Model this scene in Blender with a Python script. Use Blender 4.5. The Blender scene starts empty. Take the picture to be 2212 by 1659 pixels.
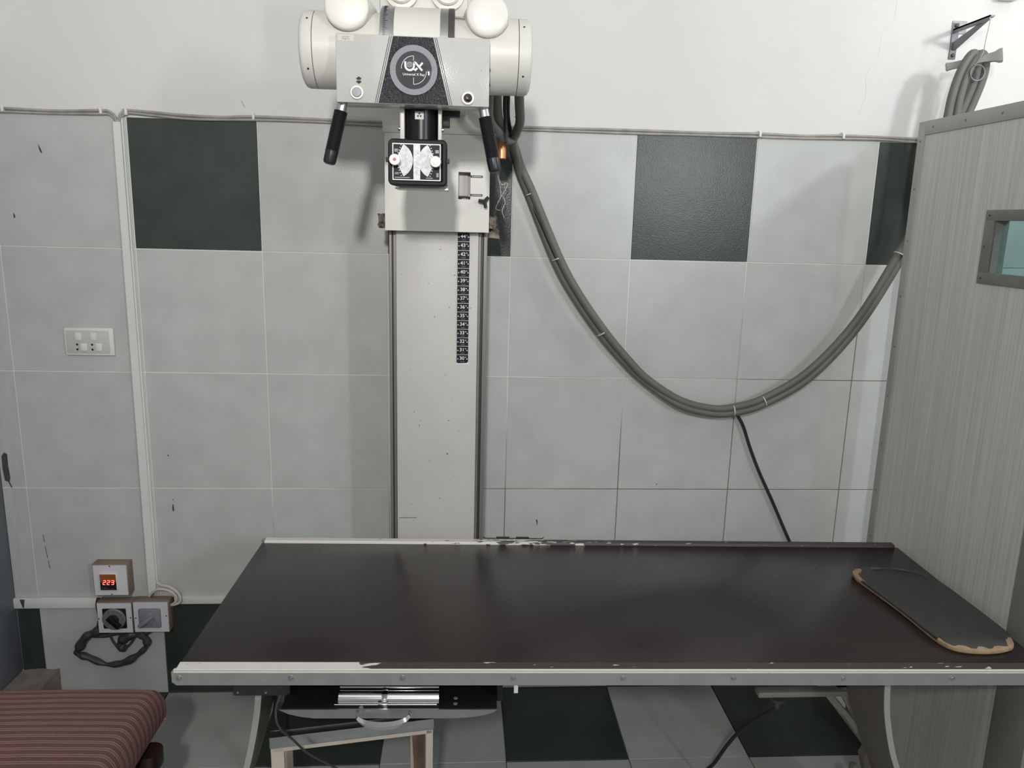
import bpy, bmesh, math, random
from mathutils import Matrix, Vector
random.seed(7)
R = math.radians
SC = bpy.context.scene
COL = SC.collection

# ---------------------------------------------------------------- camera
cam_d = bpy.data.cameras.new('camera'); cam_d.sensor_width = 36.0
cam_d.lens = 36.0 * 1676.0 / 2212.0; cam_d.clip_start = 0.05
cam = bpy.data.objects.new('camera', cam_d); COL.objects.link(cam)
cam.location = (1.0442, -2.5703, 1.6931)
cam.rotation_euler = (R(78.0743), R(-1.4224), R(-3.5371))
SC.camera = cam

# ---------------------------------------------------------------- world, lamps, exposure
w = bpy.data.worlds.new('world'); SC.world = w; w.use_nodes = True
w.node_tree.nodes['Background'].inputs[0].default_value = (0.9, 0.95, 1.0, 1)
w.node_tree.nodes['Background'].inputs[1].default_value = 0.05
SC.view_settings.view_transform = 'Standard'; SC.view_settings.look = 'None'
SC.view_settings.gamma = 1.0; SC.view_settings.use_curve_mapping = False
SC.view_settings.exposure = 0.42

def area(name, loc, target, sx, sy, power, color, spread):
    l = bpy.data.lights.new(name, 'AREA'); l.shape = 'RECTANGLE'; l.size = sx; l.size_y = sy
    l.energy = power; l.color = color; l.spread = R(spread)
    o = bpy.data.objects.new(name, l); COL.objects.link(o); o.location = loc
    o.rotation_euler = (Vector(target) - Vector(loc)).to_track_quat('-Z', 'Y').to_euler()
    return o
# lamp on the wall behind the photographer, window lamp to its right, lamp behind the lead screen, ceiling tube
area('rear_wall_lamp', (0.90, -3.45, 2.38), (0.55, 0, 2.15), 0.10, 0.15, 20, (1.0, 0.98, 0.95), 135)
area('rear_right_lamp', (2.66, -3.50, 2.14), (0.7, 0, 1.8), 0.14, 0.40, 8, (0.94, 0.97, 1.0), 140)
area('rear_window_light', (2.85, -3.70, 2.10), (2.0, 0, 1.8), 1.15, 0.80, 3.6, (0.88, 0.94, 1.0), 150)
pl = bpy.data.lights.new('screen_side_lamp', 'POINT'); pl.energy = 17; pl.shadow_soft_size = 0.06
plo = bpy.data.objects.new('screen_side_lamp', pl); COL.objects.link(plo); plo.location = (3.05, -1.05, 2.5)

# ---------------------------------------------------------------- materials
def nt(m):
    return m.node_tree.nodes, m.node_tree.links
def mat(name, col, rough=0.5, metal=0.0, var=0.0, vscale=6.0, bump=0.0, bscale=200.0, spec=0.5,
        col2=None, speck=None, coat=0.0, rnd=False, bdist=0.001):
    m = bpy.data.materials.new(name); m.use_nodes = True
    N, L = nt(m); b = N['Principled BSDF']
    b.inputs['Base Color'].default_value = (*col, 1); b.inputs['Roughness'].default_value = rough
    b.inputs['Metallic'].default_value = metal; b.inputs['Specular IOR Level'].default_value = spec
    if coat: b.inputs['Coat Weight'].default_value = coat; b.inputs['Coat Roughness'].default_value = 0.15
    tc = N.new('ShaderNodeTexCoord'); vec = tc.outputs['Object']
    if rnd:
        oi = N.new('ShaderNodeObjectInfo'); ad = N.new('ShaderNodeVectorMath'); ad.operation = 'ADD'
        mu = N.new('ShaderNodeVectorMath'); mu.operation = 'SCALE'; mu.inputs['Scale'].default_value = 37.0
        cb = N.new('ShaderNodeCombineXYZ')
        for i in range(3): L.new(oi.outputs['Random'], cb.inputs[i])
        L.new(cb.outputs[0], mu.inputs[0]); L.new(vec, ad.inputs[0]); L.new(mu.outputs[0], ad.inputs[1])
        vec = ad.outputs[0]
    out = None
    if var or col2:
        n = N.new('ShaderNodeTexNoise'); n.inputs['Scale'].default_value = vscale; n.inputs['Detail'].default_value = 6
        L.new(vec, n.inputs['Vector'])
        mx = N.new('ShaderNodeMix'); mx.data_type = 'RGBA'
        c2 = col2 if col2 else tuple(c * (1 - var) for c in col)
        mx.inputs['A'].default_value = (*col, 1); mx.inputs['B'].default_value = (*c2, 1)
        rp = N.new('ShaderNodeMapRange'); rp.inputs['From Min'].default_value = 0.35; rp.inputs['From Max'].default_value = 0.7
        L.new(n.outputs['Fac'], rp.inputs['Value']); L.new(rp.outputs[0], mx.inputs['Factor'])
        out = mx.outputs['Result']
    if speck:   # (colour, scale, threshold)
        n = N.new('ShaderNodeTexNoise'); n.inputs['Scale'].default_value = speck[1]; n.inputs['Detail'].default_value = 3
        L.new(vec, n.inputs['Vector'])
        rp = N.new('ShaderNodeMapRange'); rp.inputs['From Min'].default_value = speck[2]; rp.inputs['From Max'].default_value = speck[2] + 0.03
        L.new(n.outputs['Fac'], rp.inputs['Value'])
        mx = N.new('ShaderNodeMix'); mx.data_type = 'RGBA'; mx.inputs['B'].default_value = (*speck[0], 1)
        if out is None: mx.inputs['A'].default_value = (*col, 1)
        else: L.new(out, mx.inputs['A'])
        L.new(rp.outputs[0], mx.inputs['Factor']); out = mx.outputs['Result']
    if out is not None: L.new(out, b.inputs['Base Color'])
    if bump:
        n = N.new('ShaderNodeTexNoise'); n.inputs['Scale'].default_value = bscale; n.inputs['Detail'].default_value = 2
        L.new(vec, n.inputs['Vector'])
        bp = N.new('ShaderNodeBump'); bp.inputs['Strength'].default_value = bump; bp.inputs['Distance'].default_value = bdist
        L.new(n.outputs['Fac'], bp.inputs['Height']); L.new(bp.outputs[0], b.inputs['Normal'])
    return m

M = {}
M['paint'] = mat('wall_paint', (0.715, 0.715, 0.705), 0.75, var=0.05, vscale=2.5, bump=0.12, bscale=60)
M['ceil'] = mat('ceiling_paint', (0.80, 0.80, 0.79), 0.8)
M['tile'] = mat('grey_tile', (0.53, 0.55, 0.535), 0.27, var=0.10, vscale=9, bump=0.30, bscale=260, rnd=True)
M['tile_d'] = mat('green_tile', (0.040, 0.052, 0.045), 0.28, var=0.25, vscale=14, bump=0.40, bscale=260, rnd=True)
M['ftile'] = mat('floor_grey_tile', (0.42, 0.44, 0.42), 0.35, var=0.12, vscale=8, bump=0.1, bscale=120, rnd=True)
M['ftile_d'] = mat('floor_green_tile', (0.035, 0.045, 0.036), 0.35, var=0.2, vscale=10, bump=0.1, bscale=120, rnd=True)
M['cream'] = mat('cream_enamel', (0.66, 0.65, 0.60), 0.38, var=0.06, vscale=8)
M['cream2'] = mat('column_enamel', (0.56, 0.545, 0.52), 0.42, var=0.08, vscale=5, speck=((0.12, 0.10, 0.09), 70, 0.70))
M['panel'] = mat('panel_enamel', (0.50, 0.50, 0.48), 0.22, var=0.08, vscale=14, bump=0.30, bscale=300, speck=((0.16, 0.14, 0.12), 90, 0.74))
M['disc'] = mat('socket_cap_plastic', (0.72, 0.71, 0.66), 0.35)
M['black_tex'] = mat('black_textured_paint', (0.022, 0.023, 0.026), 0.20, bump=1.0, bscale=300, bdist=0.004)
M['black'] = mat('black_enamel', (0.008, 0.008, 0.010), 0.30, spec=0.3)
M['bezel'] = mat('black_bezel', (0.008, 0.008, 0.010), 0.5, spec=0.2)
M['rubber'] = mat('black_rubber', (0.012, 0.012, 0.015), 0.32)
M['blackmatt'] = mat('black_matt', (0.02, 0.02, 0.022), 0.6)
M['print_w'] = mat('white_print', (0.78, 0.78, 0.78), 0.5)
M['print_k'] = mat('dark_print', (0.02, 0.02, 0.028), 0.5, spec=0.2)
M['label_k'] = mat('black_label', (0.014, 0.014, 0.020), 0.5, spec=0.2)
M['faint'] = mat('grey_print', (0.22, 0.22, 0.23), 0.5)
M['dialface'] = mat('dial_face', (0.030, 0.032, 0.036), 0.5, spec=0.2)
M['dialring'] = mat('dial_ring', (0.25, 0.26, 0.28), 0.45, spec=0.3)
M['chart'] = mat('chart_paper', (0.72, 0.73, 0.75), 0.45, col2=(0.50, 0.51, 0.54), vscale=120)
M['chrome'] = mat('chrome', (0.75, 0.75, 0.77), 0.12, 1.0)
M['steel'] = mat('brushed_steel', (0.50, 0.50, 0.51), 0.36, 1.0, var=0.15, vscale=30)
M['alu'] = mat('aluminium', (0.47, 0.47, 0.48), 0.42, 0.75, var=0.12, vscale=25)
M['railgrey'] = mat('grey_rail', (0.20, 0.19, 0.18), 0.45, 0.3)
M['raildark'] = mat('dark_rail', (0.07, 0.065, 0.06), 0.5, 0.3)
M['copper'] = mat('copper', (0.70, 0.32, 0.16), 0.42, 1.0)
M['rust'] = mat('rusty_bracket', (0.30, 0.26, 0.21), 0.75, col2=(0.08, 0.065, 0.05), vscale=60, bump=0.8, bscale=120)
M['hose'] = mat('grey_hose', (0.145, 0.138, 0.126), 0.55, var=0.1, vscale=20)
M['cable_k'] = mat('black_cable', (0.02, 0.018, 0.016), 0.5)
M['cable_w'] = mat('white_cable', (0.60, 0.57, 0.52), 0.5)
M['cable_g'] = mat('beige_cable', (0.42, 0.40, 0.37), 0.6, var=0.3, vscale=18)
M['tie'] = mat('zip_tie', (0.62, 0.60, 0.56), 0.4)
M['trunk'] = mat('white_trunking', (0.72, 0.72, 0.71), 0.45, var=0.04)
M['plate'] = mat('socket_face', (0.56, 0.55, 0.51), 0.4)
M['socket'] = mat('socket_plastic', (0.74, 0.73, 0.69), 0.4)
M['boxbrown'] = mat('hardboard', (0.26, 0.195, 0.15), 0.7, var=0.25, vscale=12)
M['facewhite'] = mat('white_laminate', (0.68, 0.67, 0.72), 0.4)
M['greyplastic'] = mat('grey_plastic', (0.26, 0.25, 0.29), 0.42)
M['knobgrey'] = mat('grey_dial_plate', (0.17, 0.17, 0.17), 0.4)
M['amber'] = mat('amber_filter', (0.30, 0.10, 0.03), 0.3)
M['doorpost'] = mat('blue_grey_paint', (0.15, 0.165, 0.195), 0.5, var=0.25, vscale=5)
M['concrete'] = mat('concrete', (0.27, 0.24, 0.205), 0.9, var=0.35, vscale=18, bump=1.0, bscale=70)
M['stain'] = mat('dark_stain', (0.07, 0.07, 0.075), 0.8, var=0.4, vscale=50)
M['leather'] = mat('grey_leatherette', (0.042, 0.042, 0.041), 0.6, var=0.15, vscale=20, bump=0.3, bscale=300)
M['foam'] = mat('beige_foam', (0.36, 0.25, 0.16), 0.95, var=0.35, vscale=60, bump=0.8, bscale=150)
M['darkwood'] = mat('dark_wood', (0.022, 0.012, 0.010), 0.28)
M['brownwood'] = mat('raw_wood', (0.16, 0.105, 0.075), 0.7, var=0.4, vscale=20)
M['creamwood'] = mat('cream_painted_frame', (0.55, 0.49, 0.41), 0.5, var=0.15, vscale=15)
M['pedestal'] = mat('taupe_pedestal', (0.17, 0.145, 0.125), 0.5, var=0.15, vscale=9)
M['pededge'] = mat('pedestal_edge', (0.36, 0.35, 0.32), 0.5, var=0.1)
M['barpaint'] = mat('grey_bar_paint', (0.24, 0.235, 0.215), 0.5, var=0.15)
M['trimshade'] = mat('shaded_grey_trim', (0.27, 0.265, 0.255), 0.5, 0.1, var=0.15, vscale=9)  # trim grey with soft shade put into its colour
M['trimgrey'] = mat('grey_metal_trim', (0.40, 0.39, 0.37), 0.48, 0.25, var=0.1, vscale=12)
M['winframe'] = mat('dull_window_trim', (0.22, 0.22, 0.205), 0.45, 0.3, var=0.15, vscale=25)
M['bracketgrey'] = mat('grey_angle_iron', (0.20, 0.20, 0.22), 0.5, 0.3, var=0.2, vscale=30)
M['saddle'] = mat('grey_saddle', (0.30, 0.29, 0.28), 0.5)
M['string'] = mat('string', (0.35, 0.34, 0.32), 0.8)
M['red'] = mat('red_dot', (0.55, 0.10, 0.12), 0.4)

def emis(name, col, s):
    m = bpy.data.materials.new(name); m.use_nodes = True; b = nt(m)[0]['Principled BSDF']
    b.inputs['Base Color'].default_value = (*col, 1); b.inputs['Emission Color'].default_value = (*col, 1)
    b.inputs['Emission Strength'].default_value = s
    return m
M['led'] = emis('red_led', (1.0, 0.06, 0.05), 5.0)

def mat_grout():
    m = mat('grout', (0.62, 0.62, 0.59), 0.8); N, L = nt(m); b = N['Principled BSDF']
    tc = N.new('ShaderNodeTexCoord'); sp = N.new('ShaderNodeSeparateXYZ'); L.new(tc.outputs['Object'], sp.inputs[0])
    n = N.new('ShaderNodeTexNoise'); n.inputs['Scale'].default_value = 4.0; L.new(tc.outputs['Object'], n.inputs['Vector'])
    a = N.new('ShaderNodeMath'); a.operation = 'MULTIPLY_ADD'; a.inputs[1].default_value = 0.5; L.new(sp.outputs['X'], a.inputs[0])
    z = N.new('ShaderNodeMath'); z.operation = 'MULTIPLY'; z.inputs[1].default_value = -1.1; L.new(sp.outputs['Z'], z.inputs[0])
    L.new(z.outputs[0], a.inputs[2])
    s = N.new('ShaderNodeMath'); s.operation = 'MULTIPLY_ADD'; s.inputs[1].default_value = 0.8
    L.new(n.outputs['Fac'], s.inputs[0]); L.new(a.outputs[0], s.inputs[2])
    rp = N.new('ShaderNodeMapRange'); rp.inputs['From Min'].default_value = -0.25; rp.inputs['From Max'].default_value = 0.25
    L.new(s.outputs[0], rp.inputs['Value'])
    mx = N.new('ShaderNodeMix'); mx.data_type = 'RGBA'; mx.inputs['A'].default_value = (0.70, 0.70, 0.68, 1); mx.inputs['B'].default_value = (0.16, 0.155, 0.135, 1)
    L.new(rp.outputs[0], mx.inputs['Factor']); L.new(mx.outputs['Result'], b.inputs['Base Color'])
    return m
M['grout'] = mat_grout()

def mat_tabletop():
    m = mat('brown_laminate', (0.026, 0.019, 0.019), 0.24); N, L = nt(m); b = N['Principled BSDF']
    tc = N.new('ShaderNodeTexCoord')
    n = N.new('ShaderNodeTexNoise'); n.inputs['Scale'].default_value = 5; n.inputs['Detail'].default_value = 8
    L.new(tc.outputs['Object'], n.inputs['Vector'])
    mx = N.new('ShaderNodeMix'); mx.data_type = 'RGBA'; mx.inputs['A'].default_value = (0.014, 0.010, 0.010, 1); mx.inputs['B'].default_value = (0.024, 0.018, 0.0175, 1)
    L.new(n.outputs['Fac'], mx.inputs['Factor'])
    mp = N.new('ShaderNodeMapping'); mp.inputs['Scale'].default_value = (3, 26, 1); L.new(tc.outputs['Object'], mp.inputs['Vector'])
    n2 = N.new('ShaderNodeTexNoise'); n2.inputs['Scale'].default_value = 2.2; n2.inputs['Detail'].default_value = 9; n2.inputs['Distortion'].default_value = 1.2
    L.new(mp.outputs[0], n2.inputs['Vector'])
    rp = N.new('ShaderNodeMapRange'); rp.inputs['From Min'].default_value = 0.66; rp.inputs['From Max'].default_value = 0.80; rp.inputs['To Max'].default_value = 0.15
    L.new(n2.outputs['Fac'], rp.inputs['Value'])
    m2 = N.new('ShaderNodeMix'); m2.data_type = 'RGBA'; m2.inputs['B'].default_value = (0.10, 0.08, 0.075, 1)
    L.new(mx.outputs['Result'], m2.inputs['A']); L.new(rp.outputs[0], m2.inputs['Factor']); L.new(m2.outputs['Result'], b.inputs['Base Color'])
    r2 = N.new('ShaderNodeMapRange'); r2.inputs['To Min'].default_value = 0.18; r2.inputs['To Max'].default_value = 0.36
    L.new(n.outputs['Fac'], r2.inputs['Value']); L.new(r2.outputs[0], b.inputs['Roughness'])
    return m
M['laminate'] = mat_tabletop()

def mat_chipped(name, x_full, fade, bias):
    """white edge strip under worn brown paint: paint gone up to x_full, chipped beyond"""
    m = mat(name, (0.62, 0.60, 0.57), 0.45); N, L = nt(m); b = N['Principled BSDF']
    tc = N.new('ShaderNodeTexCoord'); sp = N.new('ShaderNodeSeparateXYZ'); L.new(tc.outputs['Object'], sp.inputs[0])
    mp = N.new('ShaderNodeMapping'); mp.inputs['Scale'].default_value = (18, 70, 70); L.new(tc.outputs['Object'], mp.inputs['Vector'])
    n = N.new('ShaderNodeTexNoise'); n.inputs['Scale'].default_value = 1.6; n.inputs['Detail'].default_value = 6; L.new(mp.outputs[0], n.inputs['Vector'])
    g = N.new('ShaderNodeMapRange'); g.inputs['From Min'].default_value = x_full - fade; g.inputs['From Max'].default_value = x_full + fade
    g.inputs['To Min'].default_value = -0.30; g.inputs['To Max'].default_value = bias
    L.new(sp.outputs['X'], g.inputs['Value'])
    s = N.new('ShaderNodeMath'); s.operation = 'ADD'; L.new(n.outputs['Fac'], s.inputs[0]); L.new(g.outputs[0], s.inputs[1])
    rp = N.new('ShaderNodeMapRange'); rp.inputs['From Min'].default_value = 0.40; rp.inputs['From Max'].default_value = 0.43
    L.new(s.outputs[0], rp.inputs['Value'])
    mx = N.new('ShaderNodeMix'); mx.data_type = 'RGBA'; mx.inputs['A'].default_value = (0.62, 0.60, 0.57, 1); mx.inputs['B'].default_value = (0.045, 0.034, 0.033, 1)
    L.new(rp.outputs[0], mx.inputs['Factor']); L.new(mx.outputs['Result'], b.inputs['Base Color'])
    return m
M['strip_front'] = mat_chipped('front_edge_strip', -0.565, 0.03, 0.10)
M['strip_lip'] = mat_chipped('front_edge_lip', 4, 0.2, 0.0)
M['strip_back'] = mat_chipped('back_edge_strip', -0.20, 0.45, 0.10)

def mat_grain():
    m = mat('grey_woodgrain_laminate', (0.42, 0.41, 0.395), 0.45); N, L = nt(m); b = N['Principled BSDF']
    tc = N.new('ShaderNodeTexCoord'); mp = N.new('ShaderNodeMapping'); mp.inputs['Scale'].default_value = (90, 90, 1.6)
    L.new(tc.outputs['Object'], mp.inputs['Vector'])
    n = N.new('ShaderNodeTexNoise'); n.inputs['Scale'].default_value = 1.5; n.inputs['Detail'].default_value = 5; L.new(mp.outputs[0], n.inputs['Vector'])
    rp = N.new('ShaderNodeMapRange'); rp.inputs['From Min'].default_value = 0.3; rp.inputs['From Max'].default_value = 0.7; L.new(n.outputs['Fac'], rp.inputs['Value'])
    mx = N.new('ShaderNodeMix'); mx.data_type = 'RGBA'; mx.inputs['A'].default_value = (0.49, 0.48, 0.465, 1); mx.inputs['B'].default_value = (0.64, 0.63, 0.61, 1)
    L.new(rp.outputs[0], mx.inputs['Factor']); L.new(mx.outputs['Result'], b.inputs['Base Color'])
    return m
M['grain'] = mat_grain()

def mat_stripes():
    m = mat('striped_brown_fabric', (0.13, 0.06, 0.055), 0.9); N, L = nt(m); b = N['Principled BSDF']
    tc = N.new('ShaderNodeTexCoord'); sp = N.new('ShaderNodeSeparateXYZ'); L.new(tc.outputs['Object'], sp.inputs[0])
    n = N.new('ShaderNodeTexNoise'); n.inputs['Scale'].default_value = 5; L.new(tc.outputs['Object'], n.inputs['Vector'])
    a = N.new('ShaderNodeMath'); a.operation = 'MULTIPLY_ADD'; a.inputs[1].default_value = 0.010
    L.new(n.outputs['Fac'], a.inputs[0]); L.new(sp.outputs['Y'], a.inputs[2])
    d = N.new('ShaderNodeMath'); d.operation = 'DIVIDE'; d.inputs[1].default_value = 0.0235; L.new(a.outputs[0], d.inputs[0])
    f = N.new('ShaderNodeMath'); f.operation = 'FRACT'; L.new(d.outputs[0], f.inputs[0])
    cr = N.new('ShaderNodeValToRGB'); cr.color_ramp.interpolation = 'CONSTANT'
    e = cr.color_ramp.elements
    e[0].position = 0.0; e[0].color = (0.20, 0.095, 0.088, 1)
    e[1].position = 0.52; e[1].color = (0.42, 0.25, 0.215, 1)
    for p, c in ((0.64, (0.21, 0.105, 0.095)), (0.80, (0.42, 0.25, 0.215)), (0.92, (0.20, 0.095, 0.088))):
        x = e.new(p); x.color = (*c, 1)
    L.new(f.outputs[0], cr.inputs['Fac'])
    n2 = N.new('ShaderNodeTexNoise'); n2.inputs['Scale'].default_value = 350; L.new(tc.outputs['Object'], n2.inputs['Vector'])
    mx = N.new('ShaderNodeMix'); mx.data_type = 'RGBA'; mx.blend_type = 'MULTIPLY'; mx.inputs['Factor'].default_value = 0.5
    L.new(cr.outputs['Color'], mx.inputs['A']); L.new(n2.outputs['Fac'], mx.inputs['B']); L.new(mx.outputs['Result'], b.inputs['Base Color'])
    bp = N.new('ShaderNodeBump'); bp.inputs['Strength'].default_value = 0.5; bp.inputs['Distance'].default_value = 0.002
    L.new(n2.outputs['Fac'], bp.inputs['Height']); L.new(bp.outputs[0], b.inputs['Normal'])
    return m
M['stripes'] = mat_stripes()

def mat_clear(name, tint, base_gloss=0.06):
    m = bpy.data.materials.new(name); m.use_nodes = True; N, L = nt(m)
    for n in list(N): N.remove(n)
    o = N.new('ShaderNodeOutputMaterial'); t = N.new('ShaderNodeBsdfTransparent'); t.inputs[0].default_value = (*tint, 1)
    g = N.new('ShaderNodeBsdfGlossy'); g.inputs['Roughness'].default_value = 0.04
    lw = N.new('ShaderNodeLayerWeight'); pw = N.new('ShaderNodeMath'); pw.operation = 'POWER'; pw.inputs[1].default_value = 4.0; L.new(lw.outputs['Facing'], pw.inputs[0])
    f = N.new('ShaderNodeMapRange'); f.inputs['To Min'].default_value = 0.04; f.inputs['To Max'].default_value = 0.6; L.new(pw.outputs[0], f.inputs['Value'])
    ms = N.new('ShaderNodeMixShader'); L.new(f.outputs[0], ms.inputs[0]); L.new(t.outputs[0], ms.inputs[1]); L.new(g.outputs[0], ms.inputs[2])
    L.new(ms.outputs[0], o.inputs[0])
    return m
M['clear'] = mat_clear('clear_plastic', (0.96, 0.96, 0.97))
M['leadglass'] = mat_clear('teal_lead_glass', (0.66, 0.80, 0.79))

# ---------------------------------------------------------------- mesh builder
class B:
    def __init__(s, xf=None):
        s.v = []; s.f = []; s.m = []; s.xf = xf; s.mi = 0
    def add(s, vs, fs):
        o = len(s.v); s.v += [Vector(p) for p in vs]
        s.f += [tuple(i + o for i in f) for f in fs]; s.m += [s.mi] * len(fs)
        return s
    def bm(s, bm):
        bm.verts.ensure_lookup_table(); bm.verts.index_update()
        s.add([v.co.copy() for v in bm.verts], [[v.index for v in f.verts] for f in bm.faces]); bm.free()
        return s
    def box(s, x0, x1, y0, y1, z0, z1, bev=0.0, seg=2):
        bm = bmesh.new(); bmesh.ops.create_cube(bm, size=1)
        bmesh.ops.scale(bm, vec=(abs(x1 - x0), abs(y1 - y0), abs(z1 - z0)), verts=bm.verts)
        bmesh.ops.translate(bm, vec=((x0 + x1) / 2, (y0 + y1) / 2, (z0 + z1) / 2), verts=bm.verts)
        if bev: bmesh.ops.bevel(bm, geom=bm.edges[:], offset=bev, segments=seg, affect='EDGES', profile=0.5)
        return s.bm(bm)
    def prism(s, poly, axis, a, b):
        """poly: 2d points; axis 'y' -> (x,z), 'x' -> (y,z), 'z' -> (x,y); extruded from a to b"""
        def p3(p, t):
            return {'y': (p[0], t, p[1]), 'x': (t, p[0], p[1]), 'z': (p[0], p[1], t)}[axis]
        n = len(poly)
        bm = bmesh.new()
        va = [bm.verts.new(p3(p, a)) for p in poly]; vb = [bm.verts.new(p3(p, b)) for p in poly]
        bm.faces.new(va); bm.faces.new(vb[::-1])
        for i in range(n): bm.faces.new((va[i], va[(i + 1) % n], vb[(i + 1) % n], vb[i]))
        bmesh.ops.recalc_face_normals(bm, faces=bm.faces)
        return s.bm(bm)
    def rings(s, rings, cap=True, closed=False):
        n = len(rings[0]); vs = [p for r in rings for p in r]; fs = []
        k = len(rings)
        for i in range(k if closed else k - 1):
            for j in range(n):
                a = i * n + j; b_ = i * n + (j + 1) % n; c = ((i + 1) % k) * n + (j + 1) % n; d = ((i + 1) % k) * n + j
                fs.append((a, b_, c, d))
        if cap and not closed:
            fs.append(tuple(range(n))[::-1]); fs.append(tuple((k - 1) * n + j for j in range(n)))
        return s.add(vs, fs)
    def lathe(s, origin, axis, prof, n=32, cap=True):
        """prof: list of (t along axis, radius)"""
        o = Vector(origin); a = Vector(axis).normalized()
        u = a.orthogonal().normalized(); v = a.cross(u)
        rs = []
        for t, r in prof:
            r = max(r, 1e-5)
            rs.append([o + a * t + (u * math.cos(2 * math.pi * j / n) + v * math.sin(2 * math.pi * j / n)) * r for j in range(n)])
        return s.rings(rs, cap=cap)
    def cyl(s, p0, p1, r, r1=None, n=20):
        p0 = Vector(p0); p1 = Vector(p1)
        return s.lathe(p0, p1 - p0, [(0, r), ((p1 - p0).length, r if r1 is None else r1)], n)
    def tube(s, pts, r, n=8, smooth=6, closed=False):
        P = [Vector(p) for p in pts]
        if smooth and len(P) > 2:
            Q = []; k = len(P)
            for i in range(k if closed else k - 1):
                if closed: a, b_, c, d = P[i - 1], P[i], P[(i + 1) % k], P[(i + 2) % k]
                else: a, b_, c, d = P[max(i - 1, 0)], P[i], P[i + 1], P[min(i + 2, k - 1)]
                for q in range(smooth):
                    t = q / smooth
                    Q.append(0.5 * ((2 * b_) + (c - a) * t + (2 * a - 5 * b_ + 4 * c - d) * t * t + (3 * b_ - a - 3 * c + d) * t ** 3))
            if not closed: Q.append(P[-1])
            P = Q
        rs = []; u = None; k = len(P)
        for i in range(k):
            if closed: t = (P[(i + 1) % k] - P[i - 1]).normalized()
            else: t = (P[min(i + 1, k - 1)] - P[max(i - 1, 0)]).normalized()
            if u is None: u = t.orthogonal().normalized()
            u = (u - t * u.dot(t)); u = u.normalized() if u.length > 1e-6 else t.orthogonal().normalized()
            v = t.cross(u)
            rr = r(i / (k - 1)) if callable(r) else r
            rs.append([P[i] + (u * math.cos(2 * math.pi * j / n) + v * math.sin(2 * math.pi * j / n)) * rr for j in range(n)])
        return s.rings(rs, closed=closed)
    def ring2d(s, cx, cz, r0, r1, y0, y1, n=48, a0=0.0, a1=360.0):
        full = abs(a1 - a0) >= 359.9; k = n if full else n + 1
        rs = []
        for i in range(k):
            a = R(a0 + (a1 - a0) * i / n); c, q = math.cos(a), math.sin(a)
            rs.append([(cx + r0 * c, y0, cz + r0 * q), (cx + r1 * c, y0, cz + r1 * q), (cx + r1 * c, y1, cz + r1 * q), (cx + r0 * c, y1, cz + r0 * q)])
        return s.rings([[Vector(p) for p in r] for r in rs], closed=full)
    def text(s, body, size, x, y, z, align='CENTER', rot=0.0, depth=0.0004, bold=0.0, sx=1.0):
        """flat lettering in the XZ plane, facing -Y, centred on (x,z)"""
        cu = bpy.data.curves.new('txt', 'FONT'); cu.body = body; cu.size = size; cu.align_x = align; cu.align_y = 'CENTER'
        cu.extrude = depth / 2; cu.offset = bold; cu.resolution_u = 3
        ob = bpy.data.objects.new('txt', cu); COL.objects.link(ob)
        dg = bpy.context.evaluated_depsgraph_get(); me = ob.evaluated_get(dg).to_mesh()
        c, q = math.cos(rot), math.sin(rot)
        vs = []
        for v in me.vertices:
            a, b_ = v.co.x * sx, v.co.y
            vs.append((x + a * c - b_ * q, y - v.co.z, z + a * q + b_ * c))
        s.add(vs, [tuple(p.vertices) for p in me.polygons])
        ob.evaluated_get(dg).to_mesh_clear(); bpy.data.objects.remove(ob); bpy.data.curves.remove(cu)
        return s
    def mesh(s, name, mats, base=Vector((0, 0, 0)), smooth=35):
        me = bpy.data.meshes.new(name)
        vs = [(s.xf @ v if s.xf else v) - base for v in s.v]
        me.from_pydata([tuple(v) for v in vs], [], s.f)
        for m in (mats if isinstance(mats, (list, tuple)) else [mats]): me.materials.append(M[m])
        me.polygons.foreach_set('material_index', s.m)
        bm = bmesh.new(); bm.from_mesh(me)
        bmesh.ops.recalc_face_normals(bm, faces=bm.faces); bm.to_mesh(me); bm.free()
        if smooth:
            me.polygons.foreach_set('use_smooth', [True] * len(me.polygons)); me.set_sharp_from_angle(angle=R(smooth))
        me.update()
        return me

def wloc(o):
    v = Vector(o.location)
    while o.parent: o = o.parent; v = v + Vector(o.location)
    return v
def thing(name, label, cat, base, group=None):
    o = bpy.data.objects.new(name, None); COL.objects.link(o); o.location = base; o.empty_display_size = 0.05
    o['label'] = label; o['category'] = cat
    if group: o['group'] = group
    return o
def part(name, b, mats, parent, label=None, smooth=35):
    o = bpy.data.objects.new(name, b.mesh(name, mats, wloc(parent), smooth)); COL.objects.link(o); o.parent = parent
    if label: o['label'] = label
    return o
def single(name, b, mats, label, cat, group=None, smooth=35):
    vs = [(b.xf @ v if b.xf else v) for v in b.v]
    base = Vector((sum(v.x for v in vs) / len(vs), sum(v.y for v in vs) / len(vs), min(v.z for v in vs)))
    o = bpy.data.objects.new(name, b.mesh(name, mats, base, smooth)); COL.objects.link(o); o.location = base
    o['label'] = label; o['category'] = cat
    if group: o['group'] = group
    return o
def struct(name, b, mats, label=None):
    o = bpy.data.objects.new(name, b.mesh(name, mats)); COL.objects.link(o); o['kind'] = 'structure'
    if label: o['label'] = label
    return o
def at(me, name, parent, loc, scale=(1, 1, 1)):
    o = bpy.data.objects.new(name, me); COL.objects.link(o); o.parent = parent; o.location = loc; o.scale = scale
    return o

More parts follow.
